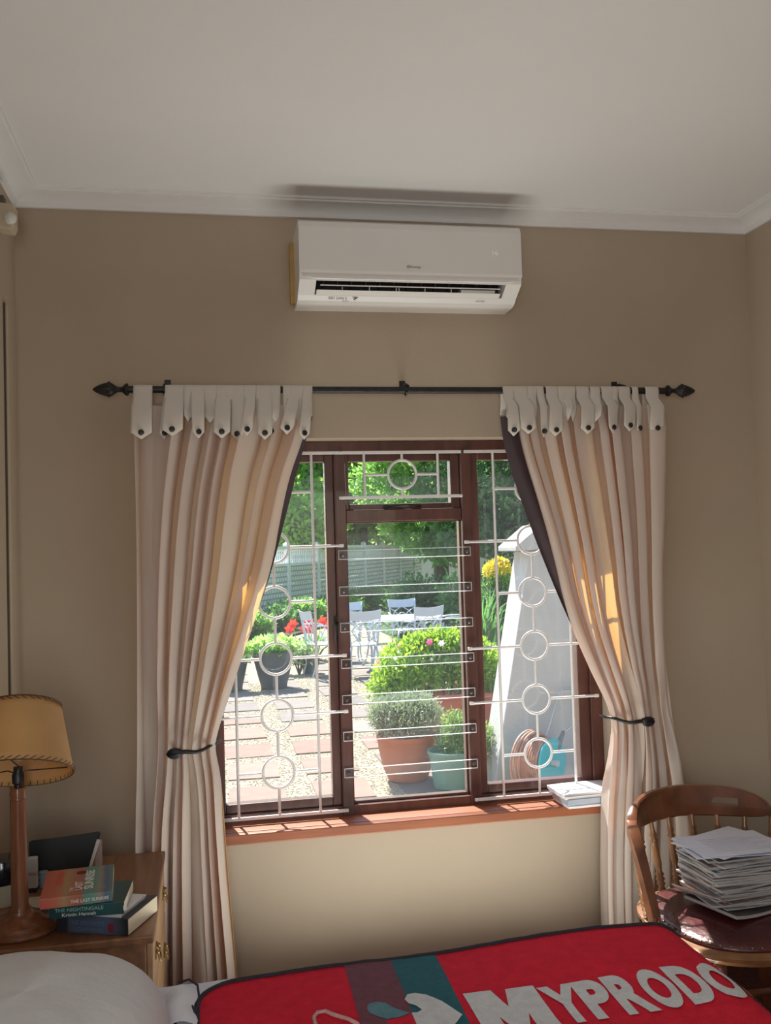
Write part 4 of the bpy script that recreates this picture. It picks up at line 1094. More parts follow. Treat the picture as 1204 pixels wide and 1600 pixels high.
# ------------------------------------------------------------------ foliage
def leafmat(name, c, c2, isl=.35, tr=.35, tc=None):
    return mat(name, c, c2=c2, rough=.45, scale=1.4, island=isl, transl=tr, tcol=tc or (c[0] * 1.3, c[1] * 1.5, c[2] * .8), contrast=(.35, .65))
def leaves(name, blobs, n, size, material, parent, asp=2.2, up=.3, shell=.55):
    """blobs: (cx,cy,cz,rx,ry,rz,weight)"""
    w_ = np.array([q[6] for q in blobs], float); w_ /= w_.sum()
    idx = RNG.choice(len(blobs), n, p=w_); B = np.array([q[:6] for q in blobs])[idx]
    d = RNG.normal(size=(n, 3)); d /= np.linalg.norm(d, axis=1)[:, None]
    r = shell + (1 - shell) * RNG.random(n) ** .6
    r = np.where(RNG.random(n) < .12, RNG.uniform(1.0, 1.12, n), r)
    c = B[:, :3] + d * B[:, 3:] * r[:, None]
    t = RNG.normal(size=(n, 3)) + d * .8 + np.array([0, 0, up]); t /= np.linalg.norm(t, axis=1)[:, None]
    nn = RNG.normal(size=(n, 3)) + np.array([0, 0, .8]); s = np.cross(t, nn); s /= np.linalg.norm(s, axis=1)[:, None]
    k = np.cross(s, t)
    sz = size * RNG.uniform(.6, 1.3, n)[:, None]
    a = c; b1 = c + t * sz * .5 + s * sz / asp / 1.0 * .5 + k * sz * .08; e = c + t * sz; b2 = c + t * sz * .5 - s * sz / asp * .5 + k * sz * .08
    V = np.stack([a, b1, e, b2], 1).reshape(-1, 3); F = np.arange(n * 4).reshape(-1, 4)
    o = numesh(name, V, F, material, parent); o['kind'] = 'stuff'
    return o
BARK = mat('grey_brown_bark', (.13, .10, .075), rough=.95, c2=(.06, .045, .035), scale=12, stretch=(1, 1, .3), bump=.8, bscale=14)
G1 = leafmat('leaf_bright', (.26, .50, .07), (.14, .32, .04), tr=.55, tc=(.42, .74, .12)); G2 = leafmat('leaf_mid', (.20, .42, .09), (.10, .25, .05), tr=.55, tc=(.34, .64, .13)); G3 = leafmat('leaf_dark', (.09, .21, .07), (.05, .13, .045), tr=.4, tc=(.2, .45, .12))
G4 = leafmat('leaf_olive', (.24, .36, .09), (.12, .20, .05), tr=.5)
def tree(label, x, y, h, blobs, n, size, m_, trunk=.16, asp=2.0):
    t = thing('tree', label, 'tree', (x, y, ZG), group='trees beyond the garden fence')
    b = MB(); b.tube([(x, y, ZG), (x + .08, y + .05, h * .3), (x - .05, y, h * .6), (x, y, h * .9)], [trunk * 1.25, trunk, trunk * .75, trunk * .3], 10)
    for q in blobs:
        b.tube([(x, y, h * .35), ((x + q[0]) / 2, (y + q[1]) / 2, (h * .45 + q[2]) / 2 + .1), (q[0], q[1], q[2])], [trunk * .5, trunk * .3, .02], 6)
    b.build('trunk', BARK, t, smooth=True)
    leaves('crown', blobs, n, size, m_, t, asp)
    return t
def rb(cx, cy, cz, R, k, r0, r1, zs=.8):
    l = []
    for _ in range(k):
        a = random.uniform(0, 6.28); e = random.uniform(-.9, 1); q = random.random() ** .5
        rr = random.uniform(r0, r1)
        l.append((cx + R * q * math.cos(a), cy + R * q * math.sin(a), cz + R * zs * e, rr, rr, rr * .8, rr * rr))
    return l
random.seed(31)
tree('large leafy tree overhanging the fence in the middle of the view', 5.25, 17.4, 5.4, rb(5.2, 17.2, 3.2, 1.7, 18, .5, .9) + [(4.7, 16.9, 1.95, .55, .5, .45, .35), (5.3, 16.8, 1.75, .6, .5, .5, .4), (5.85, 17, 1.9, .5, .5, .45, .3), (4.3, 17, 2.3, .5, .4, .4, .3)], 26000, .17, G2)
tree('bright green tree behind the balustrade fence at left', 1.6, 24.5, 5.0, rb(2.6, 25.0, 3.2, 2.4, 18, .7, 1.2), 20000, .20, G1)
tree('tall dark conifer-like tree at the far left edge of the view', 2.75, 24.0, 5.4, [(2.75, 24.0, 1.2 + k * .55, .55 - k * .03, .55, .5, 1) for k in range(9)], 9000, .16, G3, asp=4)
tree('mid green tree behind the right casement', 9.2, 19.0, 6.5, rb(8.8, 18.6, 3.5, 2.8, 22, .8, 1.2), 24000, .19, G2)
tree('dark green tree behind the right casement, left of the white chimney block', 6.9, 15.2, 4.6, rb(6.6, 15.0, 3.0, 1.7, 16, .5, .9), 17000, .14, G3)
tree('olive green tree filling the gap behind the fence', 5.5, 29.5, 7.0, rb(5.5, 30, 4.0, 4.2, 22, 1.0, 1.6), 20000, .30, G4)
tree('tall green tree farthest back on the right', 13.5, 27, 8.5, rb(13.0, 27, 4.8, 4.6, 24, 1.2, 2.0), 20000, .32, G2)
tree('tall dark tree farthest back on the left', .5, 30, 9, rb(.5, 31, 4.4, 4.2, 24, 1.2, 1.9), 18000, .32, G3)
tree('broad tree with brighter leaves standing farthest back in the centre', 7.8, 34, 10, rb(7.6, 35, 5.6, 5.4, 26, 1.3, 2.2), 18000, .36, G1)

# ------------------------------------------------------------------ precast fence with balustrade top
CONC = mat('whitewashed_concrete', (.80, .83, .85), rough=.9, var=.06, scale=3, bump=.4, bscale=18)
def brickmat():
    mt, n, b, o = _new('brick_relief_concrete'); L = n.links.new
    tc = n.nodes.new('ShaderNodeTexCoord'); mp = n.nodes.new('ShaderNodeMapping'); mp.inputs['Rotation'].default_value = (PI / 2, 0, 0)
    L(tc.outputs['Object'], mp.inputs[0])
    br = n.nodes.new('ShaderNodeTexBrick'); br.inputs['Scale'].default_value = 1.0; br.inputs['Brick Width'].default_value = .17; br.inputs['Row Height'].default_value = .125
    br.inputs['Mortar Size'].default_value = .020; br.inputs['Color1'].default_value = (.80, .83, .85, 1); br.inputs['Color2'].default_value = (.66, .71, .74, 1); br.inputs['Mortar'].default_value = (.36, .40, .43, 1)
    L(mp.outputs[0], br.inputs[0]); L(br.outputs[0], b.inputs['Base Color']); b.inputs['Roughness'].default_value = .9
    bp = n.nodes.new('ShaderNodeBump'); bp.inputs['Strength'].default_value = .7; bp.inputs['Distance'].default_value = .02; bp.invert = True
    L(br.outputs['Fac'], bp.inputs['Height']); L(bp.outputs[0], b.inputs['Normal'])
    return mt
BRK = brickmat()
F0 = Vector((-1.24, 12.85)); FD = (Vector((4.938, 25.893)) - Vector((2.976, 21.864))).normalized(); SP = 2.24
F0 = Vector((2.976, 21.864)) - FD * SP * 4
ang = math.atan2(FD.y, FD.x)
fe = thing('garden_fence', 'white precast concrete fence with a baluster top running back at left', 'fence', (F0.x, F0.y, ZG), ang)
for k in range(11):
    MB().box(k * SP - .065, k * SP + .065, -.07, .07, 0, 1.93).add([(k * SP - .07, -.075, 1.93), (k * SP + .07, -.075, 1.93), (k * SP + .07, .075, 1.93), (k * SP - .07, .075, 1.93), (k * SP, 0, 1.99)], [(0, 1, 4), (1, 2, 4), (2, 3, 4), (3, 0, 4), (3, 2, 1, 0)]).build('post', CONC, fe, world=False)
    if k == 10: break
    a, c = k * SP + .065, (k + 1) * SP - .065
    for z0, z1 in ((0, .465), (.475, .94), (.95, 1.38)):
        MB().box(a, c, -.025, .025, z0, z1).build('panel_slab', BRK, fe, world=False)
    MB().box(a, c, -.04, .04, 1.385, 1.45).build('lower_rail', CONC, fe, world=False)
    MB().box(a, c, -.045, .045, 1.80, 1.87).build('top_rail', CONC, fe, world=False)
    b = MB(); q = a + .07
    while q < c - .03:
        b.lathe([(.028, 1.45), (.028, 1.48), (.018, 1.50), (.040, 1.58), (.036, 1.63), (.016, 1.72), (.028, 1.77), (.028, 1.80)], 8, T(q, 0, 0)); q += .135
    b.build('balusters', CONC, fe, world=False, smooth=True)['kind'] = 'stuff'
o = MB().box(0, 9, -.06, .06, 0, 1.75).build('garden_wall', mat('cream_outer_wall', (.62, .62, .58), rough=.9, var=.06, scale=2, bump=.2))
o.location = (10.2, 20.6, ZG); o.rotation_euler = (0, 0, -.25)
tag(o, 'plain pale garden wall at the back right behind the trees', 'wall')
# planting bed along the fence: hedge of low shrubs
SOIL = mat('dark_soil', (.05, .038, .028), rough=1, var=.3, scale=20, bump=.8, bscale=40)
o = MB().box(0, 14, -1.3, 0, 0, .05).build('planting_bed', SOIL); o.location = (F0.x + .10 + FD.x * 7 + FD.y * .75, F0.y + FD.y * 7 - FD.x * .75, ZG - .012); o.rotation_euler = (0, 0, ang)
tag(o, 'strip of dark soil along the foot of the precast fence', 'flower bed')
LAWN = mat('lawn_green', (.055, .16, .03), rough=.9, c2=(.03, .09, .015), scale=30, bump=1, bscale=150)
o = MB().box(3.6, 9.8, 12.6, 19.5, ZG - .012, ZG + .004).build('lawn', LAWN); tag(o, 'small green lawn behind the garden table', 'lawn', kind='stuff')
def shrub(label, x, y, z, rx, ry, rz, n, size, m_, asp=2.2, group=None, cat='shrub', name='shrub'):
    t = thing(name, label, cat, (x, y, ZG), group=group)
    b = MB()
    for k in range(7):
        a = k * .9; b.tube([(x, y, ZG - .01), (x + rx * .3 * math.cos(a), y + ry * .3 * math.sin(a), z * .5), (x + rx * .7 * math.cos(a), y + ry * .7 * math.sin(a), z + rz * .3)], [.012, .008, .004], 5)
    b.build('stems', BARK, t)
    bl_ = [(x, y, z, rx, ry, rz, 2.0)] + [(x + random.uniform(-.6, .6) * rx, y + random.uniform(-.6, .6) * ry, z + random.uniform(-.2, .5) * rz, rx * .5, ry * .5, rz * .5, .8) for _ in range(6)]
    leaves('foliage', bl_, n, size, m_, t, asp, shell=.3)
    return t
for i, (d, s) in enumerate([(2.5, .5), (4.0, .45), (5.6, .6), (7.2, .55), (8.6, .7), (10.2, .6), (12.0, .8), (13.8, .7)]):
    P = F0 + FD * d + Vector((FD.y, -FD.x)) * .75
    shrub('%s shrub from the window end in the bed along the precast fence' % ['first', 'second', 'third', 'fourth', 'fifth', 'sixth', 'seventh', 'eighth'][i], P.x, P.y, .18, s * 1.0, s * .8, .26 + .05 * (i % 3), 2600, .10, G3 if i % 2 else G2, group='low shrubs along the precast fence')
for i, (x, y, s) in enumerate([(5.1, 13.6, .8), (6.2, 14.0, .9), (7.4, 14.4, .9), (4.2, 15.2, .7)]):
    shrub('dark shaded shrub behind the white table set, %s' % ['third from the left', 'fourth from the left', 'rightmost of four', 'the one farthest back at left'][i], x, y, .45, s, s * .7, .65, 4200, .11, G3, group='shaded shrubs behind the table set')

# yellow flowering bush
Yx, Yy = 4.35, 10.2
yb = shrub('tall bush with a yellow flowering top left of the white chimney block', Yx, Yy, .62, .32, .30, .45, 4200, .12, G3, asp=6)
YEL = leafmat('yellow_flower_leaf', (.85, .70, .02), (.70, .58, .02), tr=.3, tc=(.9, .8, .05))
leaves('yellow_flowers', [(Yx, Yy, 1.27, .21, .18, .13, 1), (Yx + .04, Yy, 1.36, .12, .10, .08, .5)], 1800, .055, YEL, yb, 1.6, shell=.1)
leaves('light_leaves', [(Yx + .05, Yy, 1.10, .17, .15, .16, 1)], 1000, .09, G1, yb, 3)
# reedy plant beneath
b = MB(); t = thing('strap_leaved_plant', 'tall strap-leaved plant behind the right casement bars', 'plant', (3.95, 9.6, ZG))
for k in range(70):
    a = random.uniform(0, 6.28); l = random.uniform(.7, 1.25); o_ = random.uniform(.1, .5)
    x, y = 3.95 + random.uniform(-.1, .1), 9.6 + random.uniform(-.1, .1)
    b.add([(x - .012, y, ZG), (x + .012, y, ZG), (x + o_ * .5 * math.cos(a) + .012, y + o_ * .5 * math.sin(a), ZG + l * .7), (x + o_ * .5 * math.cos(a) - .012, y + o_ * .5 * math.sin(a), ZG + l * .7), (x + o_ * 1.3 * math.cos(a), y + o_ * 1.3 * math.sin(a), ZG + l * (1 - o_ * .3))], [(0, 1, 2, 3), (3, 2, 4)])
b.build('strap_leaves', G3, t)['kind'] = 'stuff'

# red amaryllis clump
RX, RYy = 1.55, 11.6
t = thing('red_flowering_plant', 'clump of big red flowers above strap leaves, left of the garden chairs', 'plant', (RX, RYy, ZG))
b = MB()
for k in range(60):
    a = random.uniform(0, 6.28); l = random.uniform(.45, .7); o_ = random.uniform(.15, .5)
    x, y = RX + random.uniform(-.2, .2), RYy + random.uniform(-.1, .1)
    q = [(x + o_ * s * math.cos(a), y + o_ * s * math.sin(a), ZG + l * (s * 1.3 - s * s * .75)) for s in (0, .35, .7, 1.0)]
    vs = []
    for (x_, y_, z_), w_ in zip(q, (.018, .025, .02, .003)): vs += [(x_ - w_ * math.sin(a), y_ + w_ * math.cos(a), z_), (x_ + w_ * math.sin(a), y_ - w_ * math.cos(a), z_)]
    b.add(vs, [(0, 1, 3, 2), (2, 3, 5, 4), (4, 5, 7, 6)])
b.build('strap_leaves', G3, t)['kind'] = 'stuff'
REDF = mat('red_petal', (.78, .035, .03), rough=.5, var=.15, scale=20, transl=.35, tcol=(.95, .08, .05))
for k, (dx, dz) in enumerate([(-.20, .60), (-.02, .52), (.07, .60), (.10, .50), (.02, .66), (.27, .62), (-.26, .52), (.33, .56)]):
    cx, cyy, czz = RX + dx, RYy - .1, ZG + dz
    MB().tube([(RX + dx * .4, RYy, ZG), (cx, cyy, czz)], .007, 6).build('flower_stalk', G1, t)
    b = MB()
    for j in range(6):
        a = j * PI / 3 + k
        u = Vector((math.cos(a), -.55, math.sin(a))).normalized(); s_ = Vector((-math.sin(a), 0, math.cos(a)))
        c0 = Vector((cx, cyy, czz)); b.add([c0, c0 + u * .055 + s_ * .028, c0 + u * .105, c0 + u * .055 - s_ * .028], [(0, 1, 2, 3)])
    b.build('flower', REDF, t)

# ------------------------------------------------------------------ garden furniture
WM = mat('white_cast_aluminium', (.50, .56, .64), rough=.4, var=.02)
def garden_chair():
    t = thing('garden_chair', 'x', 'chair', (0, 0, 0))
    L_ = lambda: T()
    MB().lathe([(0, .425), (.205, .425), (.222, .432), (.225, .440), (.215, .447), (.1, .443), (0, .441)], 24, None, ripple=lambda a: .05 * math.cos(4 * a + PI)).build('seat', WM, t, world=False, smooth=True, auto=True)
    for sx in (-1, 1):
        MB().tube([(sx * .17, .16, .43), (sx * .195, .20, .32), (sx * .185, .185, .15), (sx * .205, .215, .02), (sx * .21, .225, 0)], [.017, .016, .012, .011, .017], 8).build('leg', WM, t, world=False, smooth=True)
        MB().tube([(sx * .17, -.16, .43), (sx * .19, -.20, .30), (sx * .185, -.20, .15), (sx * .20, -.24, .02), (sx * .205, -.25, 0)], [.017, .016, .012, .011, .017], 8).build('leg', WM, t, world=False, smooth=True)
        MB().tube([(sx * .185, -.19, .42), (sx * .20, -.215, .60), (sx * .215, -.25, .80), (sx * .225, -.27, .90)], [.014, .013, .012, .012], 8).build('back_post', WM, t, world=False, smooth=True)
        pts = [(sx * .212, -.235, .70), (sx * .255, -.16, .705), (sx * .27, -.02, .70), (sx * .262, .09, .68), (sx * .25, .13, .62), (sx * .245, .09, .575), (sx * .24, .05, .59), (sx * .235, .08, .50), (sx * .20, .12, .44)]
        MB().tube(pts, .011, 8).build('arm', WM, t, world=False, smooth=True)
    rows = []
    for z, y0 in ((.775, -.245), (.90, -.27)):
        for th in (0, .014):
            pass
    v = []; f = []
    for i in range(11):
        q = -1 + .2 * i; x = q * .232; dy = -.035 * (1 - q * q)
        zt = .90 + .022 * q * q; zl = .775 + .016 * (q * q)
        v += [(x, -.245 + dy, zl), (x, -.272 + dy, zt), (x, -.285 + dy, zt), (x, -.258 + dy, zl)]
    for i in range(10):
        for k in range(4): f.append((i * 4 + k, i * 4 + (k + 1) % 4, (i + 1) * 4 + (k + 1) % 4, (i + 1) * 4 + k))
    f += [(0, 1, 2, 3), (40, 43, 42, 41)]
    MB().add(v, f).build('top_rail', WM, t, world=False)
    yz = lambda z: -.195 - (z - .45) * .17
    b = MB()
    for sx in (-1, 1):
        b.tube([(sx * .195, yz(.46), .46), (sx * .10, yz(.50) - .02, .52), (sx * .045, yz(.6) - .03, .60), (sx * .09, yz(.68) - .03, .69), (sx * .20, yz(.77), .775)], .008, 6)
        b.tube([(sx * .05, yz(.45), .45), (sx * .13, yz(.55) - .02, .56), (sx * .17, yz(.62) - .01, .63), (sx * .12, yz(.7) - .02, .72), (sx * .02, yz(.78) - .03, .785)], .008, 6)
    b.tube([(.075 * math.cos(a), yz(.62 + .075 * math.sin(a)) - .03, .62 + .075 * math.sin(a)) for a in np.linspace(0, 2 * PI, 20, endpoint=False)], .008, 6, closed=True)
    b.build('lattice_back', WM, t, world=False, smooth=True)
    return t
gc = garden_chair()
TX, TY = 2.78, 10.15
chairs = [('white garden chair at the left end of the table, half hidden by the window mullion', 1.62, 9.75, -PI / 2 + .25),
          ('white garden chair nearest the window, its back towards us at the left of the table', 2.10, 9.42, .05),
          ('white garden chair behind the table at left, only its back top showing', 2.15, 11.1, PI - .25),
          ('white garden chair standing straight behind the middle of the table', 3.16, 11.35, PI + .05),
          ('white garden chair at the front right of the table, above the bright bush', 3.02, 9.72, .25),
          ('white garden chair at the right end of the table, seen from the side', 3.55, 10.25, PI / 2 - .25)]
for i, (lb, x, y, r) in enumerate(chairs):
    o = gc if i == 0 else copy_tree(gc)
    o.location = (x, y, ZG); o.rotation_euler = (0, 0, r); o['label'] = lb; o['group'] = 'white garden chairs round the table'
tb = thing('garden_table', 'white oval cast metal garden table with ornate legs', 'table', (TX, TY, ZG))
MB().lathe([(0, .705), (.50, .705), (.515, .715), (.515, .73), (.50, .735), (0, .735)], 40, Matrix.Diagonal((1.35, 1, 1, 1))).build('table_top', WM, tb, world=False, smooth=True, auto=True)
for sx in (-1, 1):
    for sy in (-1, 1):
        MB().tube([(sx * .5, sy * .32, .70), (sx * .42, sy * .26, .55), (sx * .40, sy * .24, .35), (sx * .44, sy * .28, .12), (sx * .50, sy * .33, 0)], [.022, .02, .016, .014, .022], 8).build('leg', WM, tb, world=False, smooth=True)
        b = MB(); b.tube([(sx * .42, sy * .26, .55), (sx * .25, sy * .18, .66), (sx * .12, sy * .1, .58), (sx * .2, sy * .15, .50), (sx * .3, sy * .2, .56)], .010, 6)
        b.build('scroll_bracket', WM, tb, world=False, smooth=True)
MB().box(-.42, .42, -.02, .02, .33, .36).build('stretcher', WM, tb, world=False)

# ------------------------------------------------------------------ pots
TERR = mat('terracotta', (.46, .18, .10), rough=.85, c2=(.38, .145, .08), scale=5, bump=.15, bscale=60)
TERP = mat('terracotta_plastic', (.55, .19, .13), rough=.6, c2=(.48, .16, .11), scale=4)
GPL = mat('faded_green_plastic', (.16, .30, .24), rough=.55, var=.1, scale=4)
DGP = mat('dark_grey_planter', (.085, .10, .105), rough=.7, var=.2, scale=6)
px0, py0 = 1.475, 3.55
t = thing('terracotta_pot', 'round terracotta pot of grey-green lavender, outside below the bright bush', 'pot', (px0, py0, ZG + .007))
MB().lathe([(0, 0), (.150, 0), (.190, .10), (.215, .22), (.222, .285), (.232, .300), (.232, .335), (.215, .335), (.20, .30), (0, .295)], 32).build('pot_body', TERR, t, world=False, smooth=True, auto=True)
LAV = leafmat('lavender_leaf', (.42, .46, .38), (.28, .33, .25), isl=.3, tr=.2)
leaves('lavender_foliage', [(px0, py0, .36, .27, .25, .16, 2), (px0 + .08, py0, .43, .16, .16, .10, 1), (px0 - .14, py0, .40, .14, .14, .12, 1)], 9000, .040, LAV, t, 4.5, up=.9, shell=.3)
b = MB()
for k in range(110):
    a = random.uniform(0, 6.28); r = random.uniform(.02, .27); h = random.uniform(.45, .56) - r * .35
    x, y = px0 + r * math.cos(a), py0 + r * math.sin(a)
    b.tube([(x * .92 + px0 * .08, y, h - .14), (x, y, h - .03), (x + .004, y, h), (x + .005, y, h + .025)], [.002, .002, .008, .003], 5)
b.build('lavender_spikes', leafmat('lavender_spike', (.50, .52, .46), (.36, .38, .36)), t)['kind'] = 'stuff'
gx, gy = 1.735, 3.22
t = thing('green_bucket', 'faded green plastic bucket pot in front of the terracotta pot', 'pot', (gx, gy, ZG + .007))
MB().lathe([(0, 0), (.135, 0), (.166, .235), (.176, .238), (.178, .262), (.168, .262), (.155, .22), (0, .215)], 30).build('bucket', GPL, t, world=False, smooth=True, auto=True)
leaves('feathery_foliage', [(gx + .10, gy + .04, .24, .18, .16, .15, 1), (gx + .22, gy + .05, .20, .12, .12, .14, .6), (gx + .05, gy, .33, .10, .10, .12, .4)], 4200, .045, leafmat('pale_feathery_leaf', (.30, .40, .18), (.18, .28, .10)), t, 5, up=.8, shell=.1)
# rectangular trough with the bright bush
t = thing('terracotta_trough', 'large rectangular terracotta trough with a bright green flowering bush', 'planter', (2.25, 5.35, ZG + .007))
def trough(b, x, y0, y1, z0, z1, tp=.05):
    v = [(-x + tp, y0 + tp, z0), (x - tp, y0 + tp, z0), (x - tp, y1 - tp, z0), (-x + tp, y1 - tp, z0), (-x, y0, z1), (x, y0, z1), (x, y1, z1), (-x, y1, z1),
         (-x + .03, y0 + .03, z1), (x - .03, y0 + .03, z1), (x - .03, y1 - .03, z1), (-x + .03, y1 - .03, z1), (-x + .04, y0 + .04, z1 - .05), (x - .04, y0 + .04, z1 - .05), (x - .04, y1 - .04, z1 - .05), (-x + .04, y1 - .04, z1 - .05)]
    f = [(3, 2, 1, 0)]
    for a in (0, 4, 8):
        for k in range(4): f.append((a + k, a + (k + 1) % 4, a + 4 + (k + 1) % 4, a + 4 + k))
    f.append((12, 13, 14, 15)); return b.add(v, f)
trough(MB(), .50, -.20, .20, 0, .345).build('trough_body', TERP, t, world=False, bevel=.008)
MB().box(-.515, .515, -.215, -.20, .30, .345).box(-.515, .515, .20, .215, .30, .345).box(-.515, -.50, -.2, .2, .30, .345).box(.50, .515, -.2, .2, .30, .345).build('rim', TERP, t, world=False, bevel=.004)
GB = leafmat('lime_leaf', (.30, .50, .05), (.15, .33, .025), isl=.35, tr=.4, tc=(.48, .70, .06))  # lime green leaf colour of the trough bush
bb = [(1.95, 5.3, .52, .36, .3, .26, 2), (2.35, 5.35, .55, .38, .3, .26, 2), (2.65, 5.35, .42, .24, .25, .22, 1), (2.20, 5.3, .70, .22, .2, .15, 1), (1.72, 5.2, .34, .24, .2, .20, 1), (2.0, 5.3, .70, .16, .15, .12, .5), (1.68, 5.15, .14, .16, .14, .16, .5), (2.5, 5.35, .66, .16, .15, .12, .5)]
leaves('bush_foliage', bb, 15000, .060, GB, t, 2.4, up=.6, shell=.25)
b = MB()
for q in bb:
    for k in range(4): b.tube([(2.25 + (q[0] - 2.25) * .5, 5.35, .2), (q[0] + random.uniform(-.1, .1), q[1] + random.uniform(-.1, .1), q[2] + q[5] * .5)], [.008, .004], 5)
b.build('stems', BARK, t)
WHF = mat('white_petal', (.85, .85, .82), rough=.5, transl=.3, tcol=(1, 1, 1)); PKF = mat('pink_petal', (.85, .08, .30), rough=.5, transl=.3, tcol=(1, .2, .4)); SPF = mat('salmon_petal', (.85, .45, .30), rough=.5, transl=.3, tcol=(1, .5, .4))
for px_1, py_1, m_, s_ in ((670, 1003, PKF, .030), (689, 1005, WHF, .030), (623, 1008, SPF, .018), (617, 1029, WHF, .018), (674, 1030, WHF, .016), (629, 1085, WHF, .024), (590, 1034, SPF, .022), (655, 1088, WHF, .014), (666, 1068, SPF, .012), (712, 1066, SPF, .014)):
    P = aty(px_1, py_1, 5.02); b = MB()
    for j in range(6):
        a = j * PI / 3; u = Vector((math.cos(a), -.5, math.sin(a))).normalized(); sd = Vector((-math.sin(a), 0, math.cos(a)))
        b.add([P, P + u * s_ * .6 + sd * s_ * .45, P + u * s_ * 1.3, P + u * s_ * .6 - sd * s_ * .45], [(0, 1, 2, 3)])
    b.build('flower', m_, t)
# white-flowering pot at the right of the trough
P = atz(768, 1150, ZG)
t = thing('terracotta_pot', 'small terracotta pot of white flowers beside the white chimney block', 'pot', (2.86, 5.0, ZG + .007))
MB().lathe([(0, 0), (.12, 0), (.17, .26), (.18, .27), (.18, .30), (.16, .30), (.15, .27), (0, .265)], 24).build('pot_body', TERP, t, world=False, smooth=True, auto=True)
leaves('white_flower_foliage', [(2.86, 5.0, .32, .20, .18, .15, 1)], 1500, .05, G1, t, 2)
leaves('white_flowers', [(2.86, 4.98, .36, .19, .17, .14, 1)], 500, .03, WHF, t, 1.3, shell=.8)
# bowl planters on the left
for lb, x, y, r, h, nm in (('dark grey round bowl planter full of pale green leaves at the left casement', .84, 8.75, .27, .46, 'bowl_planter'), ('second grey planter half hidden behind the left curtain', .30, 8.7, .22, .42, 'bowl_planter')):
    t = thing(nm, lb, 'planter', (x, y, ZG + .007), group='grey planters by the fence')
    MB().lathe([(0, 0), (r * .62, 0), (r * .64, .05), (r * .72, .12), (r * .92, h * .75), (r, h * .95), (r * 1.02, h), (r * .95, h), (r * .88, h * .93), (0, h * .92)], 28).build('bowl', DGP, t, world=False, smooth=True, auto=True)
    leaves('pale_leaves', [(x, y, ZG + h + .06, r * 1.0, r * .9, .11, 1)], 1500, .085, leafmat('pale_green_leaf', (.50, .66, .30), (.30, .48, .16), tr=.4), t, 1.5, shell=.2)
b = MB()
o = MB().lathe([(0, 0), (.10, 0), (.14, .20), (.15, .24), (.13, .24), (0, .22)], 20).build('flower_pot', DGP, smooth=True, auto=True)
o.location = (1.45, 9.1 + .9, ZG + .007); tag(o, 'small dark pot on the paving under the red flowers', 'pot')
shrub('low white-flowering plant behind the bowl planter', 1.28, 9.9, .20, .26, .2, .16, 1500, .06, leafmat('white_speckle_leaf', (.60, .68, .55), (.20, .36, .14)), cat='plant', name='low_plant')
# steel post between the shrubs
o = MB().lathe([(.03, 0), (.03, 1.1), (.0, 1.12)], 10).build('garden_post', mat('grey_post', (.42, .46, .48), rough=.6), smooth=True, auto=True)
o.location = (3.60, 8.9, ZG + .007); tag(o, 'thin grey post standing behind the right casement bars', 'post')

# ------------------------------------------------------------------ white tapered block outside at right
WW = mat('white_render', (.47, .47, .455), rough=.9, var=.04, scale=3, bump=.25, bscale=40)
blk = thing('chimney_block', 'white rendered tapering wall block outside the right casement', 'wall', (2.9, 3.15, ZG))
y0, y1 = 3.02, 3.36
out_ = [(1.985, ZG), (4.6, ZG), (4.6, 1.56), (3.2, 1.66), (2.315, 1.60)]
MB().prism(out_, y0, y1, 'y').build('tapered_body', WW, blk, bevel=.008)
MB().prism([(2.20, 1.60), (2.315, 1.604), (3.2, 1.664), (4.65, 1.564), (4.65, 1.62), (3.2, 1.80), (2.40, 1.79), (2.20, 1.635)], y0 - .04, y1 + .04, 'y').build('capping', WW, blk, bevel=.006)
# hose reel
TEALP = mat('turquoise_plastic', (.02, .42, .46), rough=.35, var=.05)
HOSE = mat('brown_hose', (.40, .22, .16), rough=.55, var=.12, scale=12)
hr = thing('hose_reel', 'turquoise garden hose reel wound with brown hose against the white block', 'hose reel', (2.26, 2.82, ZG + .0))
hx, hz = 2.275, .140
RM = T(hx, 2.80, hz) @ Matrix.Rotation(.62, 4, 'Z')
MB().lathe([(.0, 0), (.028, 0), (.028, .012), (.055, .016), (.060, .004), (.150, .004), (.160, .0), (.164, .010), (.158, .018), (0, .022)], 36, RM @ T(0, -.075, 0, rx=PI / 2)).build('reel_flange', TEALP, hr, smooth=True, auto=True)
MB().lathe([(.0, 0), (.158, .0), (.164, .008), (.158, .016), (0, .018)], 36, RM @ T(0, .125, 0, rx=PI / 2)).build('reel_flange', TEALP, hr, smooth=True, auto=True)
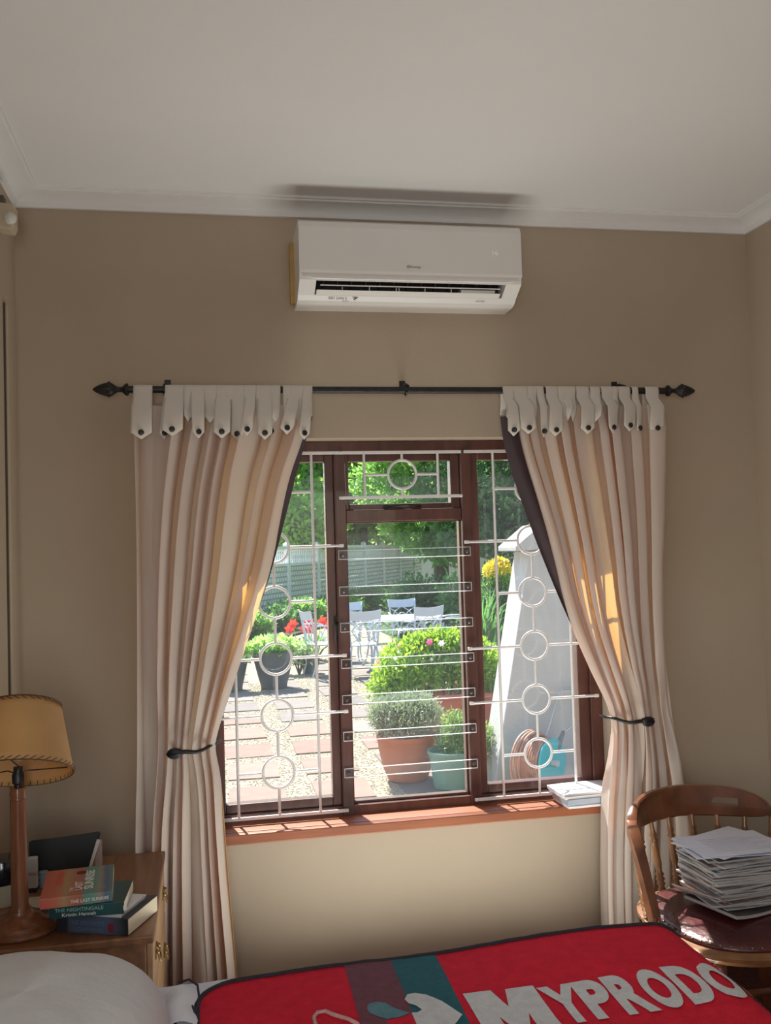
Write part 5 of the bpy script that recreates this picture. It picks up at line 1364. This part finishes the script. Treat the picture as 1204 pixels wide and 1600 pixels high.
MB().lathe([(.06, 0), (.06, .19)], 24, RM @ T(0, .11, 0, rx=PI / 2)).build('hub', TEALP, hr, smooth=True, auto=True)
for lay in range(5):
    pts = []
    R_ = .075 + .020 * lay
    nturn = 8
    for k in range(nturn * 26):
        a = 2 * PI * k / 26; yy = -.065 + .150 * (k / (nturn * 26)) if lay % 2 == 0 else .085 - .150 * (k / (nturn * 26))
        pts.append(RM @ Vector((R_ * math.cos(a), yy, R_ * math.sin(a))))
    MB().tube(pts, .0098, 7).build('hose_layer', HOSE, hr, smooth=True)
for k in range(7):                                            # loose outer coils hanging to the left
    pts = [RM @ Vector((-.040 - .012 * k + (.190 + .007 * k) * math.cos(a) * .9, .000 + .016 * (k % 4), .000 + (.185 + .006 * k) * math.sin(a))) for a in np.linspace(0, 2 * PI, 40, endpoint=False)]
    MB().tube([(p.x, p.y, max(p.z, ZG + .014)) for p in pts], .0095, 7, closed=True).build('loose_coil', HOSE, hr, smooth=True)
GFR = mat('grey_tube_frame', (.42, .43, .44), rough=.35, metal=.5)
a1 = aty(857, 1150, 2.86); a2 = aty(875, 1078, 2.94); a3 = aty(908, 1078, 2.94); a4 = aty(868, 1180, 2.80)
MB().tube([(hx - .02, 2.90, ZG), (a1.x, 2.9, a1.z), (a2.x - .01, 2.95, a2.z - .03), (a2.x + .02, 2.95, a2.z + .008), (a3.x + .02, 2.95, a3.z + .008), (a3.x + .04, 2.95, a3.z - .03), (a3.x - .06, 2.9, a3.z - .22), (hx + .10, 2.86, hz + .10), (hx + .19, 2.84, ZG)], .0085, 8).build('handle_frame', GFR, hr, smooth=True)
MB().tube([aty(862, 1195, 2.78), aty(872, 1165, 2.78), aty(880, 1142, 2.80)], [.016, .022, .012], 10).build('spray_gun', mat('dark_grey_gun', (.10, .11, .12), rough=.4), hr, smooth=True)
MB().lathe([(0, 0), (.022, 0), (.022, .05), (0, .05)], 14, RM @ T(-.015, -.09, 0, rx=PI / 2)).build('hub_cap', mat('grey_hub', (.5, .52, .52), rough=.4), hr, smooth=True, auto=True)
